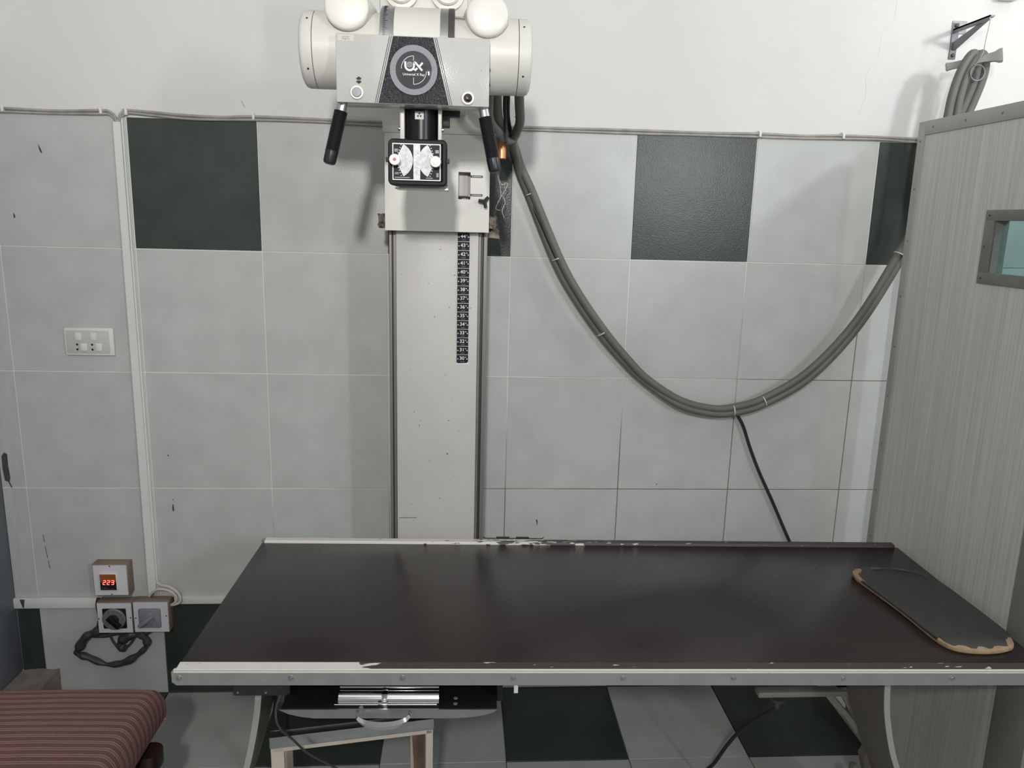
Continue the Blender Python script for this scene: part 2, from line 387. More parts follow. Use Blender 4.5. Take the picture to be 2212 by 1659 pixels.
# ================================================================ THE ROOM
XL, XR, YR, ZC = -0.485, 3.45, -3.75, 2.95
H = 1.9745
wall_back = struct('wall_back', B().box(XL - 0.15, XR + 0.15, 0.006, 0.16, 0, ZC), 'paint', 'white painted wall above a grey and green tiled dado')
floor = struct('floor', B().box(XL - 0.15, XR + 0.15, YR - 0.15, 0.16, -0.12, -0.006), 'grout', 'floor of large grey and dark green tiles')
struct('ceiling', B().box(XL - 0.15, XR + 0.15, YR - 0.15, 0.16, ZC, ZC + 0.1), 'ceil', 'white ceiling')
struct('wall_rear', B().box(XL - 0.15, XR + 0.15, YR - 0.15, YR, 0, ZC), 'paint', 'white wall behind the camera')
struct('wall_right', B().box(XR, XR + 0.15, YR, 0.006, 0, ZC), 'paint', 'white side wall behind the screen')
struct('wall_left', B().box(XL - 0.15, XL, YR, -1.35, 0, ZC).box(XL - 0.15, XL, -1.35, 0.006, 2.12, ZC), 'paint', 'white side wall with the doorway')
d1 = struct('door_1', B().box(XL - 0.15, XL, -0.16, 0.005, 0.10, 2.12, 0.006).box(XL - 0.15, XL, -1.35, -1.19, 0.10, 2.12, 0.006).box(XL - 0.15, XL, -1.19, -0.16, 2.02, 2.12, 0.006), 'doorpost', 'blue grey steel door frame at the wall corner')
part('door_leaf', B().box(XL - 0.11, XL - 0.06, -1.19, -0.16, 0.10, 2.02, 0.004), 'doorpost', d1)

# wall tiles, one object each
TX = [-0.807, -0.407, 0.007, 0.402, 0.801, 1.202, 1.599, 1.995, 2.403, 2.803, 3.203, XR]
part('grout_bed', B().box(XL, XR, 0.0012, 0.007, 0.0, H - 0.001), 'grout', wall_back)
G = 0.0026
tile_me = {}
for k in ('tile', 'tile_d'):
    tile_me[k] = B().box(-0.2, 0.2, 0.0, 0.006, -0.2, 0.2, 0.0012, 1).mesh('tile', k, smooth=0)
for r in range(5):
    z1 = H - 0.4 * r; z0 = max(z1 - 0.4, 0.0)
    for c in range(len(TX) - 1):
        x0, x1 = max(TX[c], XL), TX[c + 1]
        idx = c - 2
        dark = (r in (0, 4)) and idx % 2 == 0
        sx = (x1 - x0 - G) / 0.4; sz = (z1 - z0 - G) / 0.4
        at(tile_me['tile_d' if dark else 'tile'], 'tile', wall_back, ((x0 + x1) / 2, random.uniform(-0.0004, 0.0004), (z0 + z1) / 2), (sx, 1, sz))
# floor tiles
ft = {k: B().box(-0.2, 0.2, -0.2, 0.2, -0.006, 0.0, 0.0012, 1).mesh('tile', k, smooth=0) for k in ('ftile', 'ftile_d')}
for r in range(10):
    y1 = -0.4 * r; y0 = max(y1 - 0.4, YR)
    if y1 - y0 < 0.05: continue
    for c in range(len(TX) - 1):
        x0, x1 = max(TX[c], XL), TX[c + 1]; idx = c - 2
        dark = r == 0 and idx % 2 == 1
        at(ft['ftile_d' if dark else 'ftile'], 'tile', floor, ((x0 + x1) / 2, (y0 + y1) / 2, random.uniform(-0.0003, 0.0)), ((x1 - x0 - G) / 0.4, (y1 - y0 - G) / 0.4, 1))

# scuffs and stains on the tiles (flat marks with a shape of their own)
def blob(pts, y=-0.0006):
    return B().prism(pts, 'y', y, y + 0.0004)
def scuff(name, pts, parent=wall_back):
    part(name, blob(pts), 'stain', parent, smooth=0)
scuff('scuff_mark', [(-0.262, 1.887), (-0.256, 1.876), (-0.251, 1.862), (-0.254, 1.858), (-0.259, 1.868)])
scuff('scuff_mark', [(-0.356, 1.678), (-0.352, 1.672), (-0.351, 1.662), (-0.356, 1.661)])
scuff('scuff_mark', [(0.067, 0.717), (0.070, 0.716), (0.071, 0.695), (0.067, 0.689), (0.065, 0.700)])
scuff('scuff_mark', [(0.062, 0.893), (0.066, 0.892), (0.065, 0.887), (0.061, 0.888)])
scuff('scuff_mark', [(-0.371, 0.606), (-0.369, 0.606), (-0.366, 0.580), (-0.368, 0.580)])
scuff('scuff_mark', [(-0.368, 0.565), (-0.366, 0.565), (-0.361, 0.520), (-0.363, 0.520)])
scuff('scuff_mark', [(-0.362, 0.512), (-0.360, 0.512), (-0.357, 0.482), (-0.359, 0.482)])
scuff('scuff_mark', [(1.313, 0.660), (1.318, 0.661), (1.320, 0.650), (1.318, 0.636), (1.316, 0.650)])
scuff('scuff_mark', [(0.068, 0.735), (0.071, 0.735), (0.071, 0.731), (0.068, 0.731)])
scuff('scuff_mark', [(1.735, 0.795), (1.738, 0.796), (1.739, 0.792), (1.736, 0.791)])
scuff('dark_stain', [(-0.476, 0.885), (-0.466, 0.897), (-0.457, 0.892), (-0.458, 0.85), (-0.455, 0.81), (-0.459, 0.795), (-0.452, 0.775), (-0.456, 0.775), (-0.463, 0.795), (-0.474, 0.80), (-0.477, 0.84)])
# hairline cracks in the plaster
part('plaster_crack', B().tube([(2.408, 0.006, 2.404), (2.405, 0.006, 2.34), (2.372, 0.006, 2.300), (2.368, 0.006, 2.23), (2.335, 0.006, 2.18), (2.341, 0.006, 2.12), (2.325, 0.006, 2.06)], 0.0007, 4, 3), 'tie', wall_back)
part('plaster_crack', B().tube([(0.355, 0.006, 2.034), (0.362, 0.006, 2.022), (0.366, 0.006, 2.015)], 0.0009, 4, 2), 'faint', wall_back)

# ================================================================ X-RAY TUBE STAND
st = thing('xray_tube_stand', 'tall cream floor column with grey rails, inch scale and carriage against the tiled wall', 'x-ray stand', (0.972, -0.21, 0))
part('column', B().box(0.853, 1.090, -0.295, -0.11, 0.22, 2.16, 0.003), 'cream2', st)
for z in (0.30, 1.2, 2.08):
    part('wall_mount', B().box(0.90, 1.04, -0.11, 0.0, z, z + 0.05, 0.003), 'cream', st)
for (a, b_, m) in ((0.832, 0.8405, 'railgrey'), (0.8405, 0.844, 'raildark'), (0.844, 0.853, 'railgrey'),
                   (1.090, 1.098, 'railgrey'), (1.098, 1.105, 'raildark'), (1.105, 1.116, 'railgrey')):
    part('guide_rail', B().box(a, b_, -0.286 if m == 'railgrey' else -0.280, -0.13, 0.23, 2.14, 0.0015), m, st)
part('scratch', B().box(0.858, 0.912, -0.2955, -0.295, 0.785, 0.7865), 'stain', st)
# inch scale
sx0 = 1.047
hs = part('height_scale', B().box(sx0 - 0.0175, sx0 + 0.0175, -0.2962, -0.295, 1.270, 1.757), 'print_w', st, 'printed inch scale strip')
for n in range(30, 49):
    zc = 1.642 - (44 - n) * 0.0254
    b = B()
    x = sx0; hw = 0.0170
    z0 = zc - 0.0120; z1 = zc + 0.0120
    if n == 30:
        b.prism([(x - hw, z1), (x + hw, z1), (x + hw, z0 + 0.004), (x + hw - 0.004, z0), (x - hw + 0.003, z0 - 0.001), (x - hw, z0 + 0.002)], 'y', -0.2972, -0.2962)
    else:
        b.box(x - hw, x + hw, -0.2972, -0.2962, z0, z1)
    b.mi = 1
    b.text(str(n), 0.0145, x - 0.0015, -0.2974, zc + 0.0018, bold=0.0002)
    for q in (0.0075, 0.0098):
        b.box(x + q, x + q + 0.0010, -0.2975, -0.2972, zc + 0.0035, zc + 0.0070)
    for q in (-0.0135, 0.0135):
        b.lathe((x + q, -0.2972, zc), (0, -1, 0), [(0, 0.0017), (0.0003, 0.0017)], 8)
    b.mi = 2
    for q in (-0.005, -0.0028, -0.0006, 0.0022, 0.0044):
        b.box(x + q, x + q + 0.0016, -0.2975, -0.2972, zc - 0.0090, zc - 0.0072)
    part('scale_label', b, ['label_k', 'print_w', 'faint'], hs, smooth=0)
# carriage cover with its reading window
cx0, cx1, cz0, cz1, wx0, wx1, wz0, wz1 = 0.828, 1.117, 1.657, 1.918, 1.0305, 1.064, 1.7465, 1.820
cf, cb = -0.345, -0.2985
b = B().box(cx0, wx0, cf, cb, cz0, cz1).box(wx1, cx1, cf, cb, cz0, cz1).box(wx0, wx1, cf, cb, cz0, wz0).box(wx0, wx1, cf, cb, wz1, cz1)
b.box(cx0, cx0 + 0.003, cb, -0.20, cz0, cz1).box(cx1 - 0.003, cx1, cb, -0.20, cz0, cz1)
car = part('carriage_cover', b, 'cream', st, smooth=0)
part('window_backing', B().box(wx0 - 0.004, wx0 + 0.0265, -0.3028, -0.2985, wz0 + 0.011, wz1 + 0.004), 'trimgrey', car)
for zz in (1.8085, 1.7585):
    b = B().box(wx1, wx1 + 0.0335, cf - 0.0006, cf, zz - 0.003, zz + 0.003); b.mi = 1
    for q in range(9): b.box(wx1 + 0.007 + q * 0.0027, wx1 + 0.0088 + q * 0.0027, cf - 0.0009, cf - 0.0006, zz - 0.0011, zz + 0.0011)
    b.prism([(wx1 + 0.002, zz), (wx1 + 0.0055, zz + 0.0014), (wx1 + 0.0055, zz - 0.0014)], 'y', cf - 0.0009, cf - 0.0006)
    part('pointer_label', b, ['print_k', 'print_w'], car, smooth=0)
kb = B().cyl((1.103, cf, 1.741), (1.103, cf - 0.022, 1.741), 0.006)
for a in (170, 50, 285):
    kb.tube([(1.103, cf - 0.018, 1.741), (1.103 + 0.017 * math.cos(R(a)), cf - 0.019, 1.741 + 0.017 * math.sin(R(a)))], lambda t: 0.0055 - 0.001 * t, 8, 0)
part('lock_knob', kb, 'blackmatt', st, 'three-lobed black knob')
part('upper_housing', B().box(0.822, 1.118, -0.338, -0.16, 1.918, 2.13, 0.004).box(0.826, 1.116, -0.341, -0.338, 1.919, 1.938, 0.001), 'cream', st)
part('support_arm', B().box(0.88, 1.05, -0.598, -0.339, 1.965, 2.11, 0.006), 'cream', st)
def lump(x0, x1, y0, y1, z0, z1, j):
    bm = bmesh.new(); bmesh.ops.create_cube(bm, size=1); bmesh.ops.subdivide_edges(bm, edges=bm.edges[:], cuts=3, use_grid_fill=True)
    for v in bm.verts:
        v.co = Vector((x0 + (v.co.x + .5) * (x1 - x0), y0 + (v.co.y + .5) * (y1 - y0), z0 + (v.co.z + .5) * (z1 - z0))) + Vector([random.uniform(-j, j) for _ in range(3)])
    return B().bm(bm)
for sx in (0.800, 1.117):
    b = lump(sx + 0.002, sx + 0.022, -0.285, -0.215, 1.664, 1.700, 0.004)
    b.cyl((sx + 0.010, -0.285, 1.682), (sx + 0.010, -0.296, 1.682), 0.006, n=6)
    br = part('roller_bracket', b, 'rust', st, 'greasy rusted bracket')
b = lump(1.095, 1.146, -0.275, -0.215, 1.645, 1.662, 0.007)
part('grease_clump', b, 'rust', st)
# copper weight
part('copper_sleeve', B().lathe((1.151, -0.295, 1.862), (0, 0, 1), [(0, 0.0115), (0.001, 0.0125), (0.056, 0.0125), (0.057, 0.0115)], 24), 'copper', st, 'bright copper sleeve')
part('sleeve_bracket', B().box(1.115, 1.168, -0.315, -0.275, 1.919, 1.926, 0.001).box(1.115, 1.130, -0.31, -0.28, 1.926, 1.955, 0.002), 'steel', st)
part('loose_wire', B().tube([(1.150, -0.11, 1.825), (1.156, -0.10, 1.800), (1.160, -0.10, 1.765), (1.150, -0.10, 1.745)], 0.0012, 5), 'tie', st)
part('loose_wire', B().tube([(1.150, -0.10, 1.823), (1.163, -0.09, 1.800), (1.176, -0.09, 1.806), (1.180, -0.09, 1.797), (1.158, -0.09, 1.756), (1.146, -0.09, 1.728), (1.160, -0.09, 1.722)], 0.0011, 5), 'tie', st)
part('loose_wire', B().tube([(1.168, -0.08, 1.765), (1.175, -0.08, 1.745), (1.166, -0.08, 1.722), (1.172, -0.10, 1.70)], 0.0013, 5), 'tie', st)

# ================================================================ X-RAY TUBE HEAD
hd = thing('xray_tube_unit', 'cream x-ray tube head with control panel, grips and black collimator on the column arm', 'x-ray head', (0.94, -0.75, 1.76))
ax = Vector((0.94, -0.745, 2.044)); TR = 0.079
part('tube_housing', B().lathe((0.726, ax.y, ax.z), (1, 0, 0), [(0, TR), (0.432, TR)], 56), 'cream', hd)
for s_, x0 in ((-1, 0.7245), (1, 1.1595)):
    cp = part('end_cap', B().lathe((x0, ax.y, ax.z), (s_, 0, 0), [(0, TR), (0.018, TR), (0.024, TR - 0.003), (0.028, TR - 0.010), (0.029, TR - 0.02)], 56), 'cream', hd)
    for a in (-38, 40, 160):
        yy = -math.cos(R(a)); zz = math.sin(R(a))
        p = Vector((x0 + s_ * 0.010, ax.y + yy * TR, ax.z + zz * TR))
        part('cap_screw', B().cyl(p - Vector((0, yy, zz)) * 0.001, p + Vector((0, yy, zz)) * 0.0008, 0.0022, n=10), 'blackmatt', cp)
# trunnion ring with degree bands
RR = 0.0925
part('trunnion_ring', B().lathe((0.896, ax.y, ax.z), (1, 0, 0), [(0, RR), (0.096, RR)], 56), 'cream', hd)
bnd = part('degree_band', B().lathe((0.866, ax.y, ax.z), (1, 0, 0), [(0, RR - 0.004), (0.002, RR + 0.0006), (0.029, RR + 0.0006), (0.030, RR)], 56), 'steel', hd, 'brushed degree scale band')
b = B()
for i in range(-4, 30):
    a = R(20 + i * 2.2); yy, zz = -math.cos(a), math.sin(a); L_ = 0.010 if i % 5 == 0 else 0.006
    p = Vector((0.873, ax.y + yy * (RR + 0.0007), ax.z + zz * (RR + 0.0007)))
    b.box(p.x, p.x + L_, p.y - 0.0004, p.y + 0.0002, p.z - 0.0003, p.z + 0.0003)
part('degree_tick', b, 'print_k', bnd)['kind'] = 'stuff'
bnd2 = part('degree_band', B().lathe((0.992, ax.y, ax.z), (1, 0, 0), [(0, RR + 0.0006), (0.017, RR + 0.0006)], 56), 'steel', hd)
part('clamp_band', B().lathe((1.009, ax.y, ax.z), (1, 0, 0), [(0, RR), (0.001, RR + 0.001), (0.012, RR + 0.001), (0.013, RR - 0.006)], 56), 'raildark', hd)
part('clamp_rod', B().cyl((1.02, ax.y - 0.05, ax.z + 0.066), (1.05, ax.y - 0.05, ax.z + 0.064), 0.0015, n=8), 'steel', hd)
# cable sockets (domed caps facing the camera)
for (x, z, r) in ((0.800, 2.112, 0.0450), (1.090, 2.108, 0.0435)):
    d = Vector((0, -1, 0.06))
    s_ = part('cable_socket', B().lathe((x, -0.735, z - 0.004), d, [(0, r + 0.012), (0.04, r + 0.008), (0.088, r - 0.003)], 48), 'cream', hd)
    part('socket_cap', B().lathe((x, -0.735, z - 0.004), d, [(0.088, r - 0.002), (0.0885, r), (0.097, r), (0.100, r - 0.002), (0.1022, r * 0.86), (0.1038, r * 0.62), (0.1048, r * 0.32), (0.105, 0.0)], 48), 'disc', s_)
# yoke behind the tube with two round knobs
yk = part('yoke', B().box(0.85, 1.05, -0.66, -0.60, 1.97, 2.30, 0.006), 'cream', hd)
for x in (0.900, 1.004):
    part('yoke_knob', B().lathe((x, -0.66, 2.190), (0, -1, 0.1), [(0, 0.038), (0.008, 0.038), (0.009, 0.034), (0.010, 0.029), (0.016, 0.029), (0.020, 0.026), (0.021, 0.0)], 36), 'disc', yk)
# control panel
PX0, PX1, PZ0, PZ1, PF = 0.779, 1.096, 1.9245, 2.059, -0.850
pan = part('control_panel', B().box(PX0, PX1, PF, -0.775, PZ0, PZ1, 0.0025), 'panel', hd, 'speckled cream control box front')
yp = PF - 0.0004
def quad(pts, y0=yp, y1=PF): return B().prism(pts, 'y', y0, y1)
zt, zb = PZ1 - 0.002, PZ0 + 0.0012
part('dark_field', quad([(0.898, zt), (0.977, zt), (1.010, zb), (0.867, zb)]), 'black_tex', pan, 'black trapezoid behind the dial')
for (a, b_, m) in ((-0.0090, -0.0078, 'print_k'), (-0.0054, -0.0042, 'print_k'), (-0.0016, 0.0, 'print_k')):
    part('stripe', quad([(0.898 + a, zt), (0.898 + b_, zt), (0.867 + b_, zb), (0.867 + a, zb)]), m, pan)
    part('stripe', quad([(0.977 - b_, zt), (0.977 - a, zt), (1.010 - a, zb), (1.010 - b_, zb)]), m, pan)
part('sticker', quad([(0.784, 2.0565), (0.816, 2.0565), (0.816, 2.0445), (0.784, 2.0445)]), 'trimgrey', pan, 'small grey name sticker')
part('sticker_print', B().text('Ambaida', 0.0040, 0.8005, yp - 0.0003, 2.0523).text('Diagnosis', 0.0042, 0.8005, yp - 0.0003, 2.0485), 'faint', pan)
# arrows
ic = B()
ix, iz = 0.8255, 1.9690
for s_ in (1, -1):
    ic.prism([(ix - 0.0065, iz + s_ * 0.0030), (ix, iz + s_ * 0.0072), (ix + 0.0065, iz + s_ * 0.0030), (ix + 0.0040, iz + s_ * 0.0030), (ix + 0.0040, iz + s_ * 0.0007), (ix - 0.0040, iz + s_ * 0.0007), (ix - 0.0040, iz + s_ * 0.0030)], 'y', yp - 0.0002, PF)
part('arrow_icon', ic, 'print_k', pan, 'double vertical arrow mark')
# buttons
bx, bz = 0.8215, 1.9445
bt = part('push_button', B().lathe((bx, PF, bz), (0, -1, 0), [(0, 0.0135), (0.004, 0.0135), (0.005, 0.0125), (0.005, 0.0100), (0.003, 0.0098)], 32), 'disc', pan)
part('button_cap', B().lathe((bx, PF, bz), (0, -1, 0), [(0.0, 0.0096), (0.0065, 0.0096), (0.0075, 0.0088), (0.0078, 0.0)], 32), 'knobgrey', bt).data.materials[0] = M['greyplastic']
bx, bz = 1.0515, 1.9405
bt = part('toggle_switch', B().lathe((bx, PF, bz), (0, -1, 0), [(0, 0.0135), (0.004, 0.0135), (0.0055, 0.0122), (0.0055, 0.0092), (0.002, 0.0090)], 32), 'disc', pan)
part('toggle_recess', B().lathe((bx, PF - 0.0005, bz), (0, -1, 0), [(0, 0.0090), (0.0025, 0.0090)], 24), 'blackmatt', bt)
part('toggle_tip', B().lathe((bx, PF, bz), (0.1, -1, 0.1), [(0, 0.0045), (0.009, 0.0060), (0.011, 0.0050), (0.0115, 0.0)], 16), 'darkwood', bt)
# dial
dx, dz, dr = 0.9388, 1.9920, 0.0490
part('dial_ring', B().ring2d(dx, dz, dr - 0.0115, dr, PF - 0.0030, PF, 64), 'dialring', pan)
part('dial_face', B().lathe((dx, PF, dz), (0, -1, 0), [(0, dr - 0.0113), (0.0022, dr - 0.0113)], 64), 'dialface', pan)
tk = B()
for i in range(72):
    a = R(i * 5); L_ = 0.0045 if i % 2 == 0 else 0.0028; r1 = dr - 0.0016; c, q = math.cos(a), math.sin(a); wd = 0.00035
    pts = [(dx + r1 * c - wd * q, dz + r1 * q + wd * c), (dx + r1 * c + wd * q, dz + r1 * q - wd * c), (dx + (r1 - L_) * c + wd * q, dz + (r1 - L_) * q - wd * c), (dx + (r1 - L_) * c - wd * q, dz + (r1 - L_) * q + wd * c)]
    tk.prism(pts, 'y', PF - 0.0034, PF - 0.0029)
for i in range(36):
    a = i * 10; v = abs(((a - 90 + 90) % 180) - 90)
    tk.text(str(v), 0.0042, dx + (dr - 0.0085) * math.cos(R(a)), PF - 0.0032, dz + (dr - 0.0085) * math.sin(R(a)), rot=R(a - 90), depth=0.0004)
part('dial_graduation', tk, 'faint', pan)['kind'] = 'stuff'
lg = B(); ly = PF - 0.0027; L0 = PF - 0.0021
def lp(px, py): return (dx + (px - 890) * 0.0000799, dz - (py - 880) * 0.0000799)   # layout of the emblem on the dial face
def band(px, th, cl=False):
    P = [Vector((*lp(*p), 0)) for p in px]; n = len(P); a = []; c = []
    for i in range(n):
        t = (P[min(i + 1, n - 1)] - P[max(i - 1, 0)]).normalized(); nn = Vector((-t.y, t.x, 0)) * th
        a.append((P[i] + nn)[:2]); c.append((P[i] - nn)[:2])
    for i in range(n - 1):
        lg.prism([a[i], a[i + 1], c[i + 1], c[i]], 'y', ly, L0)
arc = lambda cx, cy, r, a0, a1, n=14: [(cx + r * math.cos(R(a0 + (a1 - a0) * i / n)), cy - r * math.sin(R(a0 + (a1 - a0) * i / n))) for i in range(n + 1)]
band([(672, 670)] + arc(785, 770, 112, 180, 360) + [(897, 690)], 0.0021)                   # U
band([(890, 690), (930, 690), (1110, 885)], 0.0020); band([(1120, 690), (1045, 775)], 0.0020); band([(985, 825), (915, 885)], 0.0020)   # X
for rr in (66, 33): band(arc(780, 745, rr, 0, 360, 24), 0.0003)
for q in (-60, -30, 0, 30, 60):
    e = math.sqrt(max(66 * 66 - q * q, 1)); band([(780 + q, 745 - e), (780 + q, 745 + e)], 0.00022); band([(780 - e, 745 + q), (780 + e, 745 + q)], 0.00022)
band([(885, 640), (885, 530)], 0.0005); band(arc(890, 850, 320, 92, 180, 20), 0.0005)
band([(885, 1060), (885, 1225)], 0.0005); band(arc(890, 900, 325, 268, 360, 20), 0.0005)
lx, lz = lp(890, 985); lg.text('Universal X Ray', 0.0070, lx, ly, lz, bold=0.00008)
part('emblem', lg, 'print_w', pan, 'white UX emblem with Universal X Ray lettering', smooth=0)
part('dial_cover', B().lathe((dx, PF - 0.0035, dz), (0, -1, 0), [(0, dr), (0.002, dr - 0.0002)] + [(0.002 + 0.012 * (math.cos(t * 0.1) ** 2), (dr - 0.0006) * math.sin(t * 0.1)) for t in range(15, -1, -1)], 64, cap=False), 'clear', pan, 'clear domed dial cover')
# side screws and corner studs
for z in (2.044, 2.008, 1.978, 1.948):
    part('panel_screw', B().lathe((PX0, -0.815, z), (-1, 0, 0), [(0, 0.0035), (0.002, 0.0032), (0.003, 0.0)], 12), 'blackmatt', pan)
    part('panel_screw', B().lathe((PX1, -0.815, z - 0.004), (1, 0, 0), [(0, 0.0045), (0.002, 0.004), (0.0032, 0.0)], 12), 'blackmatt', pan)
# grips
for (p0, p1) in (((0.7875, -0.82, 1.9265), (0.7575, -0.832, 1.800)), ((1.0855, -0.82, 1.924), (1.1130, -0.832, 1.793))):
    p0 = Vector(p0); p1 = Vector(p1); d = (p1 - p0).normalized(); L_ = (p1 - p0).length
    g = part('hand_grip', B().lathe(p0, d, [(0.017, 0.0115)] + [(0.018 + i * 0.0014, 0.0146 if i % 2 == 0 else 0.0134) for i in range(int((L_ - 0.045) / 0.0014))] + [(L_ - 0.024, 0.0140), (L_ - 0.006, 0.0135), (L_ - 0.002, 0.0120), (L_, 0.008)], 28), 'rubber', hd, 'ribbed black rubber grip')
    part('grip_stub', B().cyl(p0 - d * 0.004, p0 + d * 0.020, 0.0105), 'steel', g)
# neck
nk = part('collimator_neck', B().lathe((0.9505, -0.755, 1.855), (0, 0, 1), [(0, 0.036), (0.115, 0.036)], 48), 'black', hd)
for (a_, c_) in ((0.905, 0.9145), (0.9875, 0.995)):
    part('neck_plate', B().box(a_, c_, -0.79, -0.72, 1.856, 1.94, 0.001), 'cream', nk)
for x, s_ in ((0.905, -1), (0.995, 1)):
    part('neck_bolt', B().lathe((x, -0.77, 1.884), (s_, 0, 0), [(0, 0.005), (0.004, 0.005), (0.006, 0.002)], 12), 'steel', nk)
b = B().box(0.9375, 0.9565, -0.7915, -0.790, 1.9025, 1.919); b.mi = 1
for a in (90, 210, 330):
    b.ring2d(0.947, 1.911, 0.0015, 0.0050, -0.7921, -0.7915, 6, a - 28, a + 28)
part('warning_label', b, ['trimgrey', 'print_k'], nk)
part('neck_latch', B().box(0.994, 1.012, -0.74, -0.70, 1.895, 1.918, 0.002).box(0.985, 1.035, -0.73, -0.70, 1.918, 1.935, 0.002), 'blackmatt', nk)
# collimator
CX0, CX1, CZ0, CZ1, CF = 0.8825, 1.0085, 1.7605, 1.8575, -0.835
bm = B().box(CX0 + 0.003, CX1 - 0.002, -0.815, -0.68, CZ0 + 0.002, CZ1 - 0.002, 0.004)
co = part('collimator', bm, 'bezel', hd, 'black collimator box with field size chart')
# rounded bezel frame
def rrect(x0, x1, z0, z1, r, n=5):
    P = []
    for (cx, cz, a0) in ((x1 - r, z1 - r, 0), (x0 + r, z1 - r, 90), (x0 + r, z0 + r, 180), (x1 - r, z0 + r, 270)):
        for i in range(n + 1):
            a = R(a0 + 90 * i / n); P.append((cx + r * math.cos(a), cz + r * math.sin(a)))
    return P
rs = []
for (ins, y) in ((0.003, -0.805), (0.0, -0.812), (0.0, CF + 0.006), (0.003, CF), (0.0085, CF), (0.0105, CF + 0.004), (0.0115, CF + 0.012)):
    rs.append([Vector((p[0], y, p[1])) for p in rrect(CX0 + ins, CX1 - ins, CZ0 + ins, CZ1 - ins, max(0.011 - ins, 0.002))])
part('bezel', B().rings(rs, cap=True), 'bezel', co)
FX0, FX1, FZ0, FZ1 = CX0 + 0.0095, CX1 - 0.0135, CZ0 + 0.0110, CZ1 - 0.0095
FY = CF + 0.0008
fp = part('face_plate', B().box(FX0, FX1, FY, CF + 0.012, FZ0, FZ1), 'print_w', co, 'white edged scale plate')
mx_ = (FX0 + FX1) / 2 + 0.0005
for (a_, c_) in ((FX0 + 0.0022, mx_ - 0.0072), (mx_ + 0.0072, FX1 - 0.0022)):
    part('chart_field', B().box(a_, c_, FY - 0.0004, FY, FZ0 + 0.0022, FZ1 - 0.0022), 'label_k', fp)
part('chart_column', B().box(mx_ - 0.0072, mx_ + 0.0072, FY - 0.0004, FY, FZ0 + 0.0022, FZ1 - 0.0022), 'chart', fp)
kz = (FZ0 + FZ1) / 2 + 0.003
for s_, kx in ((1, FX0 + 0.0065), (-1, FX1 - 0.0105)):
    RO = 0.0372
    pts = [(kx + s_ * 0.0085 * math.cos(R(a)), kz + 0.0085 * math.sin(R(a))) for a in (63, 30, 0, -30, -63)]
    pts = [(kx + s_ * RO * math.cos(R(a)), kz + RO * math.sin(R(a))) for a in range(-63, 64, 7)] + pts
    part('chart_fan', B().prism(pts, 'y', FY - 0.0008, FY - 0.0003), 'chart', fp, smooth=0)
    ar = B()
    for rr in (0.015, 0.019, 0.023, 0.027, 0.031, 0.0345):
        a_ = 60
        ar.ring2d(kx, kz, rr, rr + 0.00025, FY - 0.0010, FY - 0.0008, 20, (-a_ if s_ > 0 else 180 - a_), (a_ if s_ > 0 else 180 + a_))
    for i in range(34):
        a = R(random.uniform(-55, 55)); rr = random.uniform(0.013, 0.034); L_ = random.uniform(0.0008, 0.0022)
        x = kx + s_ * rr * math.cos(a); z = kz + rr * math.sin(a)
        ar.box(x, x + L_, FY - 0.0010, FY - 0.0008, z, z + 0.0005)
    part('chart_lines', ar, 'faint', fp, smooth=0)['kind'] = 'stuff'
    dt = B()
    for sg in (1, -1):
        for i in range(4):
            a = R(sg * 69); rr = 0.0165 + i * 0.0058
            dt.lathe((kx + s_ * rr * math.cos(a), FY - 0.0004, kz + rr * math.sin(a)), (0, -1, 0), [(0, 0.0011), (0.0004, 0.0011)], 8)
    part('chart_dots', dt, 'print_w', fp)['kind'] = 'stuff'
    kn = part('collimator_knob', B().lathe((kx, FY, kz - (0.002 if s_ < 0 else 0)), (0, -1, -0.02), [(0, 0.0105), (0.012, 0.0105), (0.0125, 0.0118), (0.021, 0.0118), (0.023, 0.0108), (0.023, 0.0)], 36), 'socket', co)
    part('knob_center', B().lathe((kx, FY - 0.023, kz - (0.002 if s_ < 0 else 0)), (0, -1, -0.02), [(0, 0.0034 if s_ > 0 else 0.0058), (0.0012, 0.0030 if s_ > 0 else 0.0054), (0.0013, 0)], 20), 'red' if s_ > 0 else 'print_w', kn)
sm = B()
for k in range(2): sm.box(FX0 + 0.005, FX0 + 0.0135, FY - 0.0008, FY - 0.0004, FZ0 + 0.0125 + k * 0.0025, FZ0 + 0.0132 + k * 0.0025)
for k in range(2): sm.box(FX1 - 0.0085 + k * 0.0026, FX1 - 0.0075 + k * 0.0026, FY - 0.0008, FY - 0.0004, FZ0 + 0.008, FZ0 + 0.0165)
for k in range(14): sm.box(FX0 + 0.005 + k * 0.0023, FX0 + 0.0065 + k * 0.0023, FY - 0.0008, FY - 0.0004, FZ0 + 0.0050, FZ0 + 0.0062)
for k in range(6): sm.box(mx_ + 0.020 + k * 0.0024, mx_ + 0.0216 + k * 0.0024, FY - 0.0008, FY - 0.0004, FZ0 + 0.0050, FZ0 + 0.0062)
for k in range(3):
    sm.box(FX0 + 0.0045, FX0 + 0.012, FY - 0.0008, FY - 0.0004, FZ1 - 0.013 - k * 0.0022, FZ1 - 0.0122 - k * 0.0022)
    sm.box(FX1 - 0.0115, FX1 - 0.004, FY - 0.0008, FY - 0.0004, FZ1 - 0.014 - k * 0.0022, FZ1 - 0.0130 - k * 0.0022)
part('plate_print', sm, 'print_w', fp, smooth=0)['kind'] = 'stuff'
cp = B()
for i in range(40):
    z = random.uniform(FZ0 + 0.006, FZ1 - 0.006); x = random.uniform(mx_ - 0.006, mx_ + 0.004); cp.box(x, x + random.uniform(0.001, 0.003), FY - 0.0006, FY - 0.0004, z, z + 0.0005)
part('chart_column_print', cp, 'faint', fp, smooth=0)['kind'] = 'stuff'
